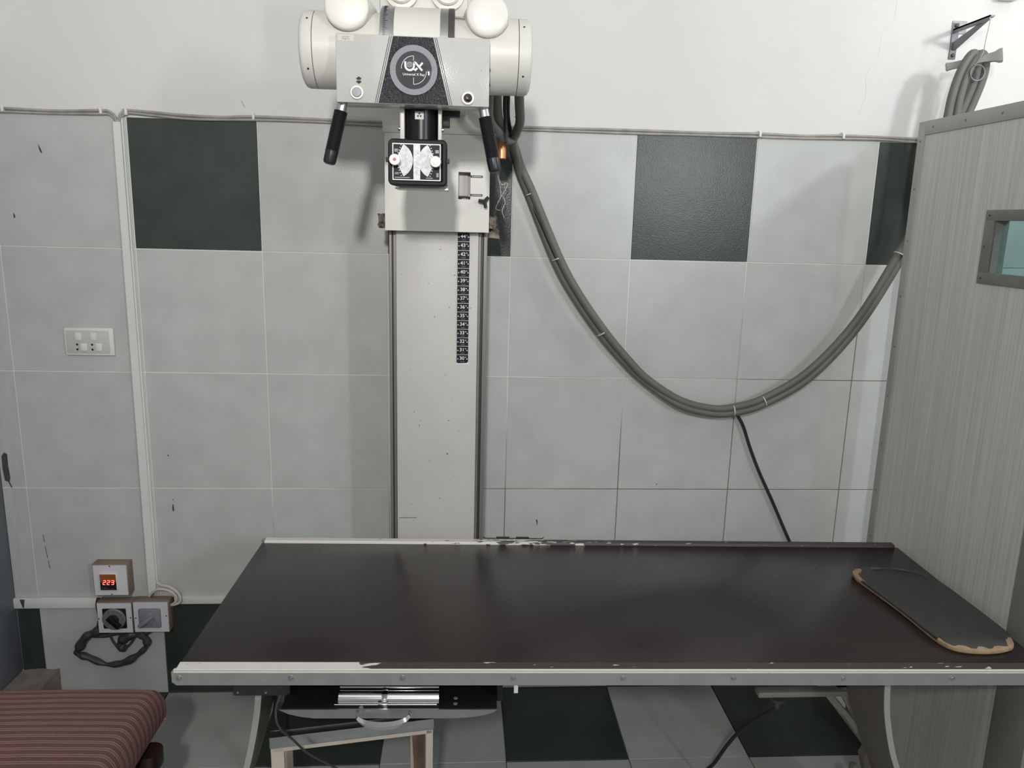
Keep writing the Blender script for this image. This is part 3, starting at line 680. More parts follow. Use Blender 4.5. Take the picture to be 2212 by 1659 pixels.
for x in (CX0 - 0.002, CX1 + 0.001):
    part('bezel_catch', B().box(x - 0.003, x + 0.004, CF + 0.004, CF + 0.018, kz - 0.004, kz + 0.006, 0.001), 'blackmatt', co)
part('filter_slot', B().box(CX0 + 0.012, CX1 + 0.002, -0.80, -0.70, CZ0 - 0.006, CZ0 - 0.003).box(CX0 + 0.02, CX1 - 0.002, -0.79, -0.71, CZ0 - 0.003, CZ0 + 0.003), 'steel', co)

# ================================================================ CABLES OF THE HEAD
def zip_tie(p, d, r, parent):
    part('zip_tie', B().lathe(Vector(p) - Vector(d).normalized() * 0.0015, d, [(0, r), (0.003, r)], 16), 'tie', parent)
HY = -0.06
path1 = [(1.125, -0.55, 2.03), (1.128, -0.47, 1.985), (1.138, -0.42, 1.945), (1.163, -0.33, 1.917), (1.195, -0.14, 1.915), (1.225, -0.06, 1.855), (1.262, HY, 1.781), (1.358, HY, 1.574), (1.430, HY, 1.455), (1.520, HY, 1.336), (1.600, HY, 1.247), (1.669, HY, 1.182), (1.784, HY, 1.112), (1.898, HY, 1.085), (1.977, HY, 1.092), (2.071, HY, 1.123), (2.206, HY - 0.02, 1.221), (2.347, HY - 0.03, 1.396), (2.467, -0.10, 1.640), (2.52, -0.13, 1.80), (2.533, -0.14, 2.00)]
path2 = [(1.178, -0.55, 2.03), (1.186, -0.47, 1.985), (1.192, -0.41, 1.945), (1.181, -0.32, 1.912), (1.200, -0.13, 1.890), (1.222, -0.05, 1.835), (1.252, HY + 0.02, 1.770), (1.340, HY + 0.02, 1.570), (1.408, HY + 0.02, 1.455), (1.497, HY + 0.02, 1.336), (1.590, HY + 0.02, 1.235), (1.670, HY + 0.015, 1.165), (1.785, HY, 1.094), (1.899, HY, 1.067), (1.978, HY, 1.072), (2.073, HY, 1.102), (2.212, HY - 0.02, 1.198), (2.358, HY - 0.03, 1.380), (2.483, -0.10, 1.630), (2.545, -0.13, 1.80), (2.560, -0.14, 2.00)]
hang_top = lambda x: [(x + 0.003, -0.145, 2.10), (x + 0.018, -0.150, 2.175), (x + 0.046, -0.150, 2.222), (x + 0.072, -0.14, 2.205), (x + 0.077, -0.13, 2.155), (x + 0.062, -0.12, 2.08), (x + 0.042, -0.11, 2.0), (x + 0.03, -0.11, 1.9), (x + 0.09, -0.10, 1.6), (x + 0.16, -0.10, 1.2)]
h1 = single('high_voltage_cable', B().tube(path1 + hang_top(2.535), 0.0125, 14, 5), 'hose', 'upper of two thick grey cables sagging across the tiled wall', 'cable', 'thick grey cables')
h2 = single('high_voltage_cable', B().tube(path2 + hang_top(2.560), 0.0125, 14, 5), 'hose', 'lower of two thick grey cables sagging across the tiled wall', 'cable', 'thick grey cables')
single('tube_cable', B().tube([(1.112, -0.60, 2.05), (1.108, -0.50, 1.985), (1.112, -0.46, 1.945), (1.140, -0.42, 1.917), (1.165, -0.36, 1.905), (1.190, -0.33, 1.925), (1.196, -0.34, 1.97), (1.190, -0.40, 2.01), (1.185, -0.55, 2.05)], 0.0105, 12, 6), 'hose', 'grey cable looping below the right end of the tube housing', 'cable', 'thick grey cables')
single('control_cable', B().tube([(1.147, -0.50, 2.03), (1.149, -0.45, 1.98), (1.153, -0.43, 1.95), (1.156, -0.425, 1.90), (1.1555, -0.425, 1.895)], 0.0050, 8, 5), 'cable_k', 'flat black cable hanging between the grey cable loops', 'cable')
single('control_cable', B().tube([(1.155, -0.50, 2.03), (1.160, -0.40, 1.97), (1.172, -0.33, 1.93), (1.19, -0.13, 1.89), (1.222, -0.045, 1.82), (1.285, -0.05, 1.70), (1.345, -0.05, 1.58), (1.44, -0.045, 1.425), (1.53, -0.045, 1.316), (1.66, -0.045, 1.19), (1.77, -0.05, 1.118), (1.88, -0.045, 1.078), (1.968, -0.045, 1.078), (1.990, -0.035, 1.060), (2.019, -0.03, 1.017), (2.050, -0.03, 0.940), (2.092, -0.03, 0.849), (2.150, -0.03, 0.740), (2.226, -0.03, 0.592), (2.30, -0.04, 0.46)], 0.0058, 8, 6), 'cable_k', 'thin black cable leaving the grey bundle and dropping behind the table', 'cable')
for (p, d) in (((1.257, HY + 0.008, 1.777), (0.4, 0, -0.9)), ((1.350, HY + 0.008, 1.577), (0.42, 0, -0.9)), ((1.508, HY + 0.008, 1.338), (0.6, 0, -0.8)), ((1.968, HY, 1.080), (1, 0, 0.12)), ((2.072, HY, 1.113), (1, 0, 0.45)), ((2.462, -0.10, 1.615), (0.45, 0, 0.9))):
    zip_tie(p, d, 0.0205 if abs(p[0] - 1.257) > 0.001 else 0.018, h1)
zip_tie((1.118, -0.43, 1.966), (0.05, 0, 1), 0.0125, h1); zip_tie((1.192, -0.41, 1.962), (0, 0, 1), 0.0135, h2)

# ================================================================ SHELF BRACKET AND SADDLE
wb = thing('wall_bracket', 'grey triangular angle iron bracket bolted high on the white wall', 'bracket', (2.61, 0, 2.24))
part('back_plate', B().box(2.600, 2.622, 0.001, 0.006, 2.236, 2.345, 0.001), 'bracketgrey', wb)
part('top_arm', B().box(2.603, 2.619, -0.175, 0.002, 2.3215, 2.3265).box(2.603, 2.606, -0.175, 0.002, 2.312, 2.3265), 'bracketgrey', wb)
b = B(); b.prism([(-0.002, 2.262), (-0.002, 2.287), (-0.150, 2.322), (-0.168, 2.322)], 'x', 2.606, 2.616)
part('brace', b, 'bracketgrey', wb)
for z in (2.336, 2.247):
    part('bolt', B().lathe((2.611, 0.001, z), (0, -1, 0), [(0, 0.006), (0.004, 0.006), (0.006, 0.003)], 8), 'raildark', wb)
part('plaster_patch', B().box(2.598, 2.648, 0.003, 0.008, 2.312, 2.352, 0.002), 'trimgrey', wb)
sd = thing('cable_saddle', 'grey channel saddle hanging on a string with the thick cables draped over it', 'cable hanger', (2.60, -0.14, 2.19))
p0, p1 = Vector((2.532, -0.100, 2.190)), Vector((2.655, -0.175, 2.215))
dd = (p1 - p0).normalized()
part('saddle_bar', B().lathe(p0, dd, [(0, 0.012), (0.004, 0.016), (0.010, 0.014), (0.02, 0.013), (0.10, 0.014), (0.13, 0.018), (0.142, 0.025), (0.150, 0.025)], 4), 'saddle', sd)
part('hanging_string', B().tube([(2.611, -0.168, 2.320), (2.606, -0.165, 2.245)], 0.0011, 5, 0), 'string', sd)
part('tie_string', B().tube([(2.606, -0.165, 2.245), (2.602, -0.170, 2.225), (2.592, -0.172, 2.200), (2.583, -0.165, 2.187)], 0.0014, 5), 'string', sd)
part('wire_ring', B().tube([(2.5955 + 0.0225 * math.cos(R(a)), -0.165, 2.165 + 0.0225 * math.sin(R(a))) for a in range(0, 360, 24)], 0.0022, 6, 3, closed=True), 'bracketgrey', sd)
single('lamp_holder', B().box(2.735, 2.795, -0.05, 0.006, 2.415, 2.50, 0.006).lathe((2.765, -0.05, 2.45), (0, -1, 0), [(0, 0.02), (0.012, 0.02), (0.014, 0.016)], 20), 'socket', 'small white box on the wall at the top right', 'junction box')

# ================================================================ WALL CABLES, TRUNKING, SOCKET
def wave_path(pts, dy, dz):
    return [(x, -0.006 + dy, z + dz) for (x, z) in pts]
left = [(XL + 0.005, 1.982), (-0.364, 1.981), (-0.350, 1.984), (-0.201, 1.981), (-0.063, 1.987), (-0.040, 1.984), (-0.024, 1.972), (-0.020, 1.950)]
right = [(-0.010, 1.950), (-0.008, 1.972), (0.004, 1.986), (0.020, 1.990), (0.185, 1.981), (0.300, 1.979), (0.394, 1.984), (0.580, 1.982), (0.794, 1.980), (1.231, 1.979), (1.599, 1.981), (1.800, 1.980), (1.998, 1.983), (2.140, 1.981), (2.275, 1.986), (2.40, 1.985), (2.542, 1.983), (2.75, 1.986), (3.0, 1.983)]
clips = {'left': (-0.352, -0.063), 'right': (0.012, 0.394, 1.998, 2.275)}
for nm, pth, lab in (('left', left, 'beige cable pair clipped along the tile top, left of the white conduit'), ('right', right, 'beige cable pair clipped along the tile top, right of the white conduit')):
    t = thing('wall_cable', lab, 'cable', (pth[3][0], 0, 1.98), 'cables along the tile top')
    part('strand', B().tube(wave_path(pth, 0, 0.003), 0.0042, 7, 5), 'cable_g', t)
    part('strand', B().tube(wave_path([(x, z - (0.0005 if i % 2 else 0.003)) for i, (x, z) in enumerate(pth)], 0.001, -0.004), 0.0040, 7, 5), 'cable_g', t)
    for x in clips[nm]:
        z = min(pth, key=lambda p: abs(p[0] - x))[1]
        part('cable_clip', B().box(x - 0.004, x + 0.004, -0.013, 0.004, z - 0.008, z + 0.009, 0.002).box(x - 0.005, x + 0.001, -0.010, 0.004, z + 0.007, z + 0.013, 0.001), 'socket', t)
t = thing('cable_trunking', 'tall white vertical cable trunking on the tiles beside the green tile', 'trunking', (-0.015, 0, 0.4))
part('trunking_cover', B().prism([(-0.0265, 1.957), (-0.0045, 1.957), (-0.003, 0.395), (-0.029, 0.395)], 'y', -0.016, 0.0), 'trunk', t)
part('trunking_base', B().prism([(-0.0285, 1.957), (-0.0010, 1.972), (0.0005, 0.392), (-0.0310, 0.392)], 'y', -0.006, 0.0), 'trunk', t)
t = thing('cable_trunking', 'white horizontal trunking left of the switch boxes, chipped at its end', 'trunking', (-0.345, 0, 0.34))
part('trunking_cover', B().box(XL, -0.205, -0.014, 0.0, 0.340, 0.376, 0.001), 'trunk', t)
part('chip', B().prism([(-0.463, 0.374), (-0.446, 0.374), (-0.449, 0.358), (-0.451, 0.343), (-0.455, 0.343), (-0.459, 0.358)], 'y', -0.0148, -0.0142), 'stain', t, smooth=0)
single('cable_trunking', B().box(0.055, 0.80, -0.014, 0.0, 0.353, 0.379, 0.001), 'trunk', 'white horizontal trunking right of the switch boxes, running behind the table', 'trunking')
# double socket
sk = thing('wall_socket', 'white double socket plate with switches on the grey tiles', 'socket', (-0.157, 0, 1.229))
part('surround', B().box(-0.233, -0.079, -0.012, 0.0, 1.2295, 1.3205, 0.004), 'socket', sk)
part('plate', B().box(-0.226, -0.092, -0.0145, -0.010, 1.2375, 1.3115, 0.0015), 'plate', sk)
for (x, z) in ((-0.187, 1.293), (-0.140, 1.293), (-0.172, 1.258), (-0.125, 1.258)):
    part('switch', B().box(x - 0.010, x + 0.010, -0.0175, -0.0145, z - 0.0125, z + 0.0125, 0.0015), 'socket', sk)
for x in (-0.193, -0.146):
    b = B()
    for z in (1.266, 1.250): b.lathe((x, -0.0142, z), (0, -1, 0), [(0, 0.0036), (0.0006, 0.0036)], 10)
    part('pin_hole', b, 'print_k', sk)

# ================================================================ METER AND SWITCH BOXES
def screw(parent, x, z, y):
    part('screw', B().lathe((x, y, z), (0, -1, 0), [(0, 0.0026), (0.001, 0.0024), (0.0014, 0)], 8), 'stain', parent)
BF = -0.045
mb = thing('voltage_meter', 'brown box with white face and red digital 223 readout, above the switches', 'meter', (-0.138, 0, 0.402))
part('case', B().box(-0.1975, -0.0815, BF + 0.002, 0.0, 0.4015, 0.5165, 0.001), 'boxbrown', mb)
part('face_plate', B().box(-0.1945, -0.0845, BF, BF + 0.003, 0.4045, 0.5135), 'facewhite', mb)
ds = part('display', B().box(-0.175, -0.115, BF - 0.006, BF, 0.424, 0.489, 0.002), 'socket', mb)
part('display_window', B().box(-0.1715, -0.1185, BF - 0.0066, BF - 0.005, 0.4265, 0.4555), 'label_k', ds)
part('display_filter', B().box(-0.1715, -0.1185, BF - 0.0066, BF - 0.005, 0.4555, 0.4835), 'amber', ds)
dg = B()
SEG = {'2': 'abged', '3': 'abgcd'}
for i, ch in enumerate('223'):
    x0 = -0.1625 + i * 0.0135; z0 = 0.4465; w_, h_, t_ = 0.0085, 0.0150, 0.0017
    sk_ = 0.10
    def sg(ax_, az, bx_, bz):
        P = [(ax_, az), (bx_, bz)]
        dxx, dzz = bx_ - ax_, bz - az; l = math.hypot(dxx, dzz); nx, nz = -dzz / l * t_ / 2, dxx / l * t_ / 2
        q = [(ax_ + nx, az + nz), (bx_ + nx, bz + nz), (bx_ - nx, bz - nz), (ax_ - nx, az - nz)]
        dg.prism([(x0 + a + sk_ * c, z0 + c) for (a, c) in q], 'y', BF - 0.0072, BF - 0.0066)
    e = 0.0006
    seg = {'a': (e, h_, w_ - e, h_), 'g': (e, h_ / 2, w_ - e, h_ / 2), 'd': (e, 0, w_ - e, 0), 'b': (w_, h_ - e, w_, h_ / 2 + e), 'c': (w_, h_ / 2 - e, w_, e), 'e': (0, h_ / 2 - e, 0, e)}
    for c in SEG[ch]: sg(*seg[c])
part('digits', dg, 'led', ds, 'glowing red digits 223', smooth=0)
pr = B()
for k in range(8): pr.box(-0.168 + k * 0.0025, -0.1664 + k * 0.0025, BF - 0.0069, BF - 0.0066, 0.4345, 0.4355)
for k in range(14):
    if k not in (8, 9): pr.box(-0.168 + k * 0.0030, -0.1660 + k * 0.0030, BF - 0.0069, BF - 0.0066, 0.4305, 0.4315)
part('display_print', pr, 'faint', ds, smooth=0)['kind'] = 'stuff'
screw(mb, -0.139, 0.5105, BF); screw(mb, -0.139, 0.4075, BF)

s1 = thing('rotary_switch', 'switch box with round grey dial and black lever, left of the pair', 'switch', (-0.136, 0, 0.262), 'rotary switch boxes')
part('case', B().box(-0.1945, -0.0775, BF + 0.002, 0.0, 0.2620, 0.3755, 0.001), 'boxbrown', s1)
part('face_plate', B().box(-0.1925, -0.0795, BF, BF + 0.003, 0.2640, 0.3735), 'facewhite', s1)
part('switch_base', B().box(-0.175, -0.097, BF - 0.004, BF, 0.281, 0.355, 0.003), 'label_k', s1)
part('dial_plate', B().lathe((-0.1365, BF - 0.004, 0.318), (0, -1, 0), [(0, 0.0385), (0.005, 0.0385), (0.007, 0.036), (0.007, 0.0)], 40), 'knobgrey', s1)
part('dial_hub', B().lathe((-0.1365, BF - 0.011, 0.318), (0, -1, 0), [(0, 0.019), (0.004, 0.018), (0.004, 0.0)], 28), 'blackmatt', s1)
b = B(Matrix.Translation((-0.1365, 0, 0.318)) @ Matrix.Rotation(R(45), 4, 'Y') @ Matrix.Translation((0.1365, 0, -0.318)))
b.box(-0.1565, -0.1025, BF - 0.030, BF - 0.013, 0.309, 0.327, 0.005)
part('lever', b, 'black', s1)
for a in (60, 90, 120, 30, 0):
    part('position_mark', B().lathe((-0.1365 + 0.030 * math.cos(R(a)), BF - 0.011, 0.318 + 0.030 * math.sin(R(a))), (0, -1, 0), [(0, 0.0015), (0.0004, 0.0015)], 8), 'label_k', s1)
screw(s1, -0.189, 0.3165, BF); screw(s1, -0.0835, 0.3195, BF)
s2 = thing('rotary_switch', 'switch box with square grey plate and grey lever, right of the pair', 'switch', (-0.015, 0, 0.262), 'rotary switch boxes')
part('case', B().box(-0.0740, 0.0455, BF + 0.002, 0.0, 0.2645, 0.3785, 0.002), 'boxbrown', s2)
part('face_plate', B().box(-0.0720, 0.0430, BF, BF + 0.003, 0.2655, 0.3765), 'facewhite', s2)
part('switch_base', B().box(-0.0545, 0.0190, BF - 0.006, BF, 0.2835, 0.3545, 0.005), 'greyplastic', s2)
part('dial_hub', B().lathe((-0.0180, BF - 0.006, 0.3215), (0, -1, 0), [(0, 0.019), (0.008, 0.017), (0.009, 0.0)], 28), 'greyplastic', s2)
b = B(Matrix.Translation((-0.018, 0, 0.3215)) @ Matrix.Rotation(R(-38), 4, 'Y') @ Matrix.Translation((0.018, 0, -0.3215)))
b.box(-0.060, 0.000, BF - 0.026, BF - 0.010, 0.3145, 0.3285, 0.004)
part('lever', b, 'greyplastic', s2)
screw(s2, -0.0665, 0.3180, BF); screw(s2, 0.0365, 0.3255, BF)
# white leads at the boxes and dark looped cable below
single('white_lead', B().tube([(-0.022, -0.030, 0.392), (-0.004, -0.036, 0.412), (0.018, -0.038, 0.422), (0.050, -0.036, 0.414), (0.070, -0.034, 0.392), (0.066, -0.033, 0.372), (0.050, -0.030, 0.358)], 0.0042, 8), 'cable_w', 'inner white lead arching from the conduit into the switch box', 'cable', 'white leads at the switch boxes')
single('white_lead', B().tube([(0.000, -0.010, 0.432), (0.018, -0.018, 0.426), (0.046, -0.026, 0.424), (0.072, -0.03, 0.408), (0.083, -0.031, 0.385), (0.076, -0.03, 0.366), (0.050, -0.028, 0.357)], 0.0050, 8), 'cable_w', 'outer white lead arching from the conduit into the switch box', 'cable', 'white leads at the switch boxes')
single('coiled_cable', B().tube([(-0.180, -0.014, 0.275), (-0.215, -0.016, 0.252), (-0.250, -0.02, 0.236), (-0.279, -0.02, 0.192), (-0.286, -0.02, 0.170), (-0.251, -0.02, 0.156), (-0.190, -0.02, 0.128), (-0.127, -0.02, 0.136), (-0.072, -0.02, 0.172), (-0.046, -0.02, 0.206), (-0.060, -0.02, 0.238), (-0.100, -0.02, 0.240), (-0.130, -0.02, 0.222), (-0.138, -0.02, 0.198), (-0.120, -0.03, 0.195)], lambda t: 0.0105 + 0.0022 * math.sin(t * 40) + 0.0018 * math.sin(t * 97 + 1) + 0.005 * max(0, math.sin(t * 9 + 0.6)) ** 2, 10, 10), 'raildark', 'dirty taped black cable coiled below the switch boxes', 'cable')
single('coiled_cable', B().tube([(-0.215, -0.012, 0.252), (-0.20, -0.016, 0.30), (-0.205, -0.012, 0.35), (-0.200, -0.012, 0.375)], 0.008, 8), 'raildark', 'dark cable running up the left side of the switch boxes', 'cable')
single('coiled_cable', B().tube([(-0.175, -0.015, 0.262), (-0.165, -0.02, 0.225), (-0.145, -0.022, 0.190), (-0.135, -0.022, 0.182), (-0.105, -0.022, 0.205), (-0.085, -0.02, 0.235)], 0.0035, 6), 'raildark', 'thin wire hanging inside the coiled cable', 'cable')
single('coiled_cable', B().tube([(-0.25, -0.014, 0.238), (-0.19, -0.014, 0.236), (-0.14, -0.014, 0.246), (-0.06, -0.014, 0.240), (-0.02, -0.012, 0.262)], 0.008, 8), 'raildark', 'dark cable running across under both switch boxes', 'cable')
# threshold
b = B(); bm = bmesh.new(); bmesh.ops.create_cube(bm, size=1)
bmesh.ops.subdivide_edges(bm, edges=bm.edges[:], cuts=6, use_grid_fill=True)
for v in bm.verts:
    v.co = Vector((XL + 0.002 + (v.co.x + 0.5) * 0.125, -1.36 + (v.co.y + 0.5) * 1.358, (v.co.z + 0.5) * 0.102)) + Vector((random.uniform(-0.005, 0.0), 0, random.uniform(-0.005, 0.003) if v.co.z > 0.3 else 0))
b.bm(bm)
single('door_threshold', b, 'concrete', 'rough concrete threshold block at the foot of the blue door frame', 'threshold')

# ================================================================ X-RAY TABLE
TT = Matrix.Translation((0.440, -1.043, 0)) @ Matrix.Rotation(R(-1.36), 4, 'Z')
tb = thing('xray_table', 'long x-ray table with glossy brown top and chipped edge rails', 'x-ray table', TT @ Vector((0.965, 0.34, 0)))
TL, TD, TZ = 1.935, 0.692, 0.741
part('tabletop', B(TT).box(0.004, TL - 0.002, 0.022, TD - 0.022, 0.716, TZ - 0.0025, 0.002), 'laminate', tb)
# NB object coordinates are table-relative: root sits at table centre
rp = [(-0.003, 0.737), (0.004, 0.7405), (TL - 0.004, 0.7405), (TL + 0.002, 0.736), (TL + 0.002, 0.711), (TL - 0.004, 0.7055), (0.006, 0.7055), (-0.003, 0.713)]
part('front_rail', B(TT).prism(rp, 'y', -0.002, 0.010), 'alu', tb, 'satin aluminium side rail with screws')
part('front_strip', B(TT).prism([(0.002, 0.7415), (0.026, 0.7435), (0.027, 0.730), (0.002, 0.730)], 'x', 0.006, TL - 0.002), 'strip_front', tb, 'worn edge strip, white showing through brown paint')
part('front_lip', B(TT).prism([(-0.0022, 0.7390), (-0.0005, 0.7420), (0.0022, 0.7424), (0.003, 0.735), (-0.0022, 0.735)], 'x', 0.002, TL - 0.001), 'strip_lip', tb)
part('back_strip', B(TT).prism([(TD - 0.026, 0.7400), (TD - 0.022, 0.7460), (TD - 0.002, 0.7460), (TD, 0.742), (TD, 0.730), (TD - 0.026, 0.730)], 'x', 0.012, TL - 0.012), 'strip_back', tb)
part('back_rail', B(TT).prism(rp, 'y', TD - 0.002, TD + 0.010), 'alu', tb)
for x in (0.012, 0.248, 0.486, 0.724, 0.964, 1.208, 1.453, 1.699, 1.925):
    part('rail_screw', B(TT).lathe((x, -0.002, 0.7225), (0, -1, 0), [(0, 0.0062), (0.001, 0.0062), (0.0013, 0.0042), (0.003, 0.0036), (0.0036, 0.0)], 12), 'steel', tb)
part('under_frame', B(TT).box(0.10, TL - 0.06, 0.06, 0.09, 0.670, 0.714, 0.001).box(0.10, TL - 0.06, TD - 0.09, TD - 0.06, 0.670, 0.714, 0.001).box(0.10, 0.13, 0.06, TD - 0.06, 0.670, 0.714).box(TL - 0.09, TL - 0.06, 0.06, TD - 0.06, 0.670, 0.714), 'raildark', tb)
part('back_hook', B(TT).box(0.70, 0.74, TD + 0.010, TD + 0.016, 0.742, 0.747).box(0.76, 0.80, TD + 0.010, TD + 0.016, 0.742, 0.747).tube([(0.66, TD + 0.012, 0.748), (0.665, TD + 0.012, 0.743), (0.84, TD + 0.012, 0.743), (0.845, TD + 0.012, 0.747)], 0.0015, 5, 0), 'blackmatt', tb)
part('slide_bracket', B(TT).box(0.112, 0.235, 0.035, 0.045, 0.656, 0.706, 0.001), 'blackmatt', tb)
for x in (0.122, 0.183):
    part('bracket_screw', B(TT).lathe((x, 0.035, 0.664), (0, -1, 0), [(0, 0.003), (0.0015, 0.0025), (0.002, 0)], 8), 'steel', tb)
part('stop_tab', B(TT).box(0.728, 0.737, 0.02, 0.024, 0.672, 0.705), 'trunk', tb)
# pedestals: curved sheets flaring toward the floor
def pedestal(pts, th, y0, y1, yq=None):
    out = [(x, z) for x, z in pts] + [(x + th, z) for x, z in reversed(pts)]
    return B().prism(out, 'y', y0, y1)
pl_ = [(0.600, 0.705), (0.598, 0.62), (0.586, 0.534), (0.562, 0.426), (0.525, 0.30), (0.475, 0.16), (0.43, 0.06), (0.41, 0.0)]
pr_ = [(2.048, 0.705), (2.052, 0.62), (2.062, 0.55), (2.086, 0.46), (2.120, 0.375), (2.165, 0.26), (2.21, 0.15), (2.24, 0.06), (2.25, 0.0)]
def smooth_pts(P, n=5):
    Q = []
    for i in range(len(P) - 1):
        a, b_, c, d = [Vector((*P[j], 0)) for j in (max(i - 1, 0), i, i + 1, min(i + 2, len(P) - 1))]
        for q in range(n):
            t = q / n; v = 0.5 * ((2 * b_) + (c - a) * t + (2 * a - 5 * b_ + 4 * c - d) * t * t + (3 * b_ - a - 3 * c + d) * t ** 3); Q.append((v.x, v.y))
    Q.append(P[-1]); return Q
for P, th, y0 in ((smooth_pts(pl_), -0.014, -0.955), (smooth_pts(pr_), 0.014, -0.985)):
    ped = part('pedestal', pedestal(P, th, y0 + 0.003, y0 + 0.20), 'pedestal', tb, 'curved end pedestal flaring to the floor')
    part('pedestal_edge', pedestal(P, th, y0, y0 + 0.003), 'pededge', ped)
# bracket work by the right pedestal
part('foot_bar', B().box(1.845, 2.10, -0.765, -0.735, 0.462, 0.478, 0.003), 'barpaint', tb)
part('bar_brace', B().tube([(2.045, -0.75, 0.462), (2.10, -0.75, 0.400), (2.135, -0.76, 0.355)], 0.010, 4, 0), 'barpaint', tb)
part('gusset', B().prism([(2.07, 0.478), (2.13, 0.478), (2.150, 0.36), (2.12, 0.39)], 'y', -0.745, -0.735), 'pedestal', tb)
part('cable_gland', B().lathe((1.905, -0.75, 0.456), (0, 0, -1), [(0, 0.022), (0.010, 0.020), (0.016, 0.008), (0.034, 0.006), (0.034, 0)], 14), 'raildark', tb)
part('base_plate', B().prism([(2.135, 0.30), (2.16, 0.355), (2.19, 0.36), (2.24, 0.02), (2.24, 0.0), (2.21, 0.0), (2.19, 0.12)], 'y', -0.80, -0.77), 'pedestal', tb)
part('base_bolt', B().lathe((2.128, -0.785, 0.262), (-1, 0, -0.2), [(0, 0.014), (0.012, 0.014), (0.018, 0.006)], 14), 'railgrey', tb)
# bucky tray
ty0, ty1 = -0.022, 0.42
tr = part('bucky_tray', B(TT).box(0.228, 0.690, ty0 + 0.004, ty1, 0.652, 0.6595, 0.001).box(0.215, 0.228, 0.04, ty1, 0.652, 0.70, 0.001).box(0.690, 0.703, 0.02, ty1, 0.652, 0.70, 0.001), 'black', tb, 'black cassette tray with chrome front')
fr = [(0.224, 0.6605), (0.692, 0.6605), (0.684, 0.654), (0.664, 0.647), (0.635, 0.642), (0.60, 0.6395), (0.30, 0.6395), (0.272, 0.643), (0.245, 0.650)]
part('tray_front', B(TT).prism(fr, 'y', ty0, ty0 + 0.004), 'steel', tr)
b = B(TT)
rs = []
for i in range(17):
    t = i / 16; a = math.pi * t; x = 0.447 - 0.056 * math.cos(a); y = ty0 - 0.004 - 0.024 * math.sin(a) ** 0.8; wz = 0.0050 + 0.0045 * math.sin(a)
    zc = 0.653 - 0.012 * math.sin(a)
    tdir = Vector((0.056 * math.sin(a), -0.024 * math.cos(a), 0)).normalized() if 0 < i < 16 else Vector((0, 1 if i else -1, 0))
    nrm = Vector((tdir.y, -tdir.x, 0))
    rs.append([Vector((x, y, zc + wz)) + nrm * 0.0, Vector((x, y, zc)) + nrm * 0.004, Vector((x, y, zc - wz)), Vector((x, y, zc)) - nrm * 0.004])
b.rings(rs)
part('tray_handle', b, 'chrome', tr, 'chrome crescent pull handle')
qc = [(0.016 - 0.020 * math.sin(R(q)), 0.662 + 0.020 * math.cos(R(q))) for q in range(0, 91, 10)]
part('cassette_clamp', B(TT).prism(qc + [(0.016, 0.662)], 'x', 0.347, 0.564), 'chrome', tr)
part('clamp_bar', B(TT).box(0.347, 0.564, 0.018, 0.040, 0.684, 0.690, 0.002), 'chrome', tr)
part('clamp_rail', B(TT).cyl((0.340, -0.0075, 0.6625), (0.560, -0.0075, 0.6625), 0.0018, n=10), 'chrome', tr)
part('clamp_catch', B(TT).box(0.434, 0.455, -0.012, -0.004, 0.6600, 0.6720, 0.001).box(0.441, 0.453, -0.006, 0.012, 0.670, 0.686, 0.001), 'chrome', tr)
for x, y in ((0.398, -0.013), (0.600, 0.0), (0.600, 0.02)):
    part('tray_screw', B(TT).lathe((x, y, 0.6595), (0, 0, 1), [(0, 0.005), (0.001, 0.0045), (0.0012, 0)], 10), 'railgrey', tr)
single('thin_cable', B().tube([(0.665, -0.98, 0.68), (0.650, -1.03, 0.64), (0.655, -1.04, 0.60), (0.672, -0.99, 0.53), (0.70, -0.95, 0.46), (0.755, -0.90, 0.38), (0.80, -0.86, 0.30), (0.83, -0.80, 0.1), (0.86, -0.7, 0.006)], 0.0028, 7), 'raildark', 'thin grey cable dangling in front of the small stool', 'cable')
single('thin_cable', B().tube([(1.907, -0.75, 0.425), (1.90, -0.73, 0.40), (1.86, -0.66, 0.30), (1.84, -0.60, 0.20), (1.82, -0.54, 0.08), (1.795, -0.49, 0.012), (1.77, -0.50, 0.006), (1.70, -0.56, 0.006), (1.62, -0.66, 0.006)], 0.0055, 8), 'cable_k', 'black cable curving across the floor under the table', 'cable')

# leg pad on the table top
pd = thing('leg_pad', 'worn oval grey pad with torn beige foam edge on the table end', 'pad', (2.26, -0.81, TZ))
outl = [(2.140, -0.640), (2.150, -0.605), (2.180, -0.585), (2.235, -0.590), (2.300, -0.603), (2.345, -0.625), (2.362, -0.68), (2.366, -0.78), (2.366, -0.88), (2.362, -0.955), (2.340, -1.000), (2.300, -1.018), (2.250, -1.022), (2.200, -1.012), (2.178, -0.985), (2.170, -0.93), (2.163, -0.83), (2.148, -0.70)]
def inset(P, k, jit=0.0):
    c = Vector((sum(p[0] for p in P) / len(P), sum(p[1] for p in P) / len(P)))
    return [tuple(c + (Vector(p) - c) * (1 - k / (Vector(p) - c).length + random.uniform(-jit, jit))) for p in P]
op = smooth_pts(outl + [outl[0]], 5)[:-1]
def slab(P0, z0, z1, rnd):
    b = B(); n = len(P0)
    rs = [[Vector((x, y, z)) for x, y in inset(P0, k)] for (k, z) in ((rnd, z0), (0.0, z0 + rnd), (0.0, z1 - rnd), (rnd * 0.4, z1 - rnd * 0.3), (rnd * 1.2, z1))]
    return b.rings(rs)
part('foam', slab(op, TZ - 0.002, TZ + 0.010, 0.004), 'foam', pd, 'beige foam showing at the torn edge')
cover = []
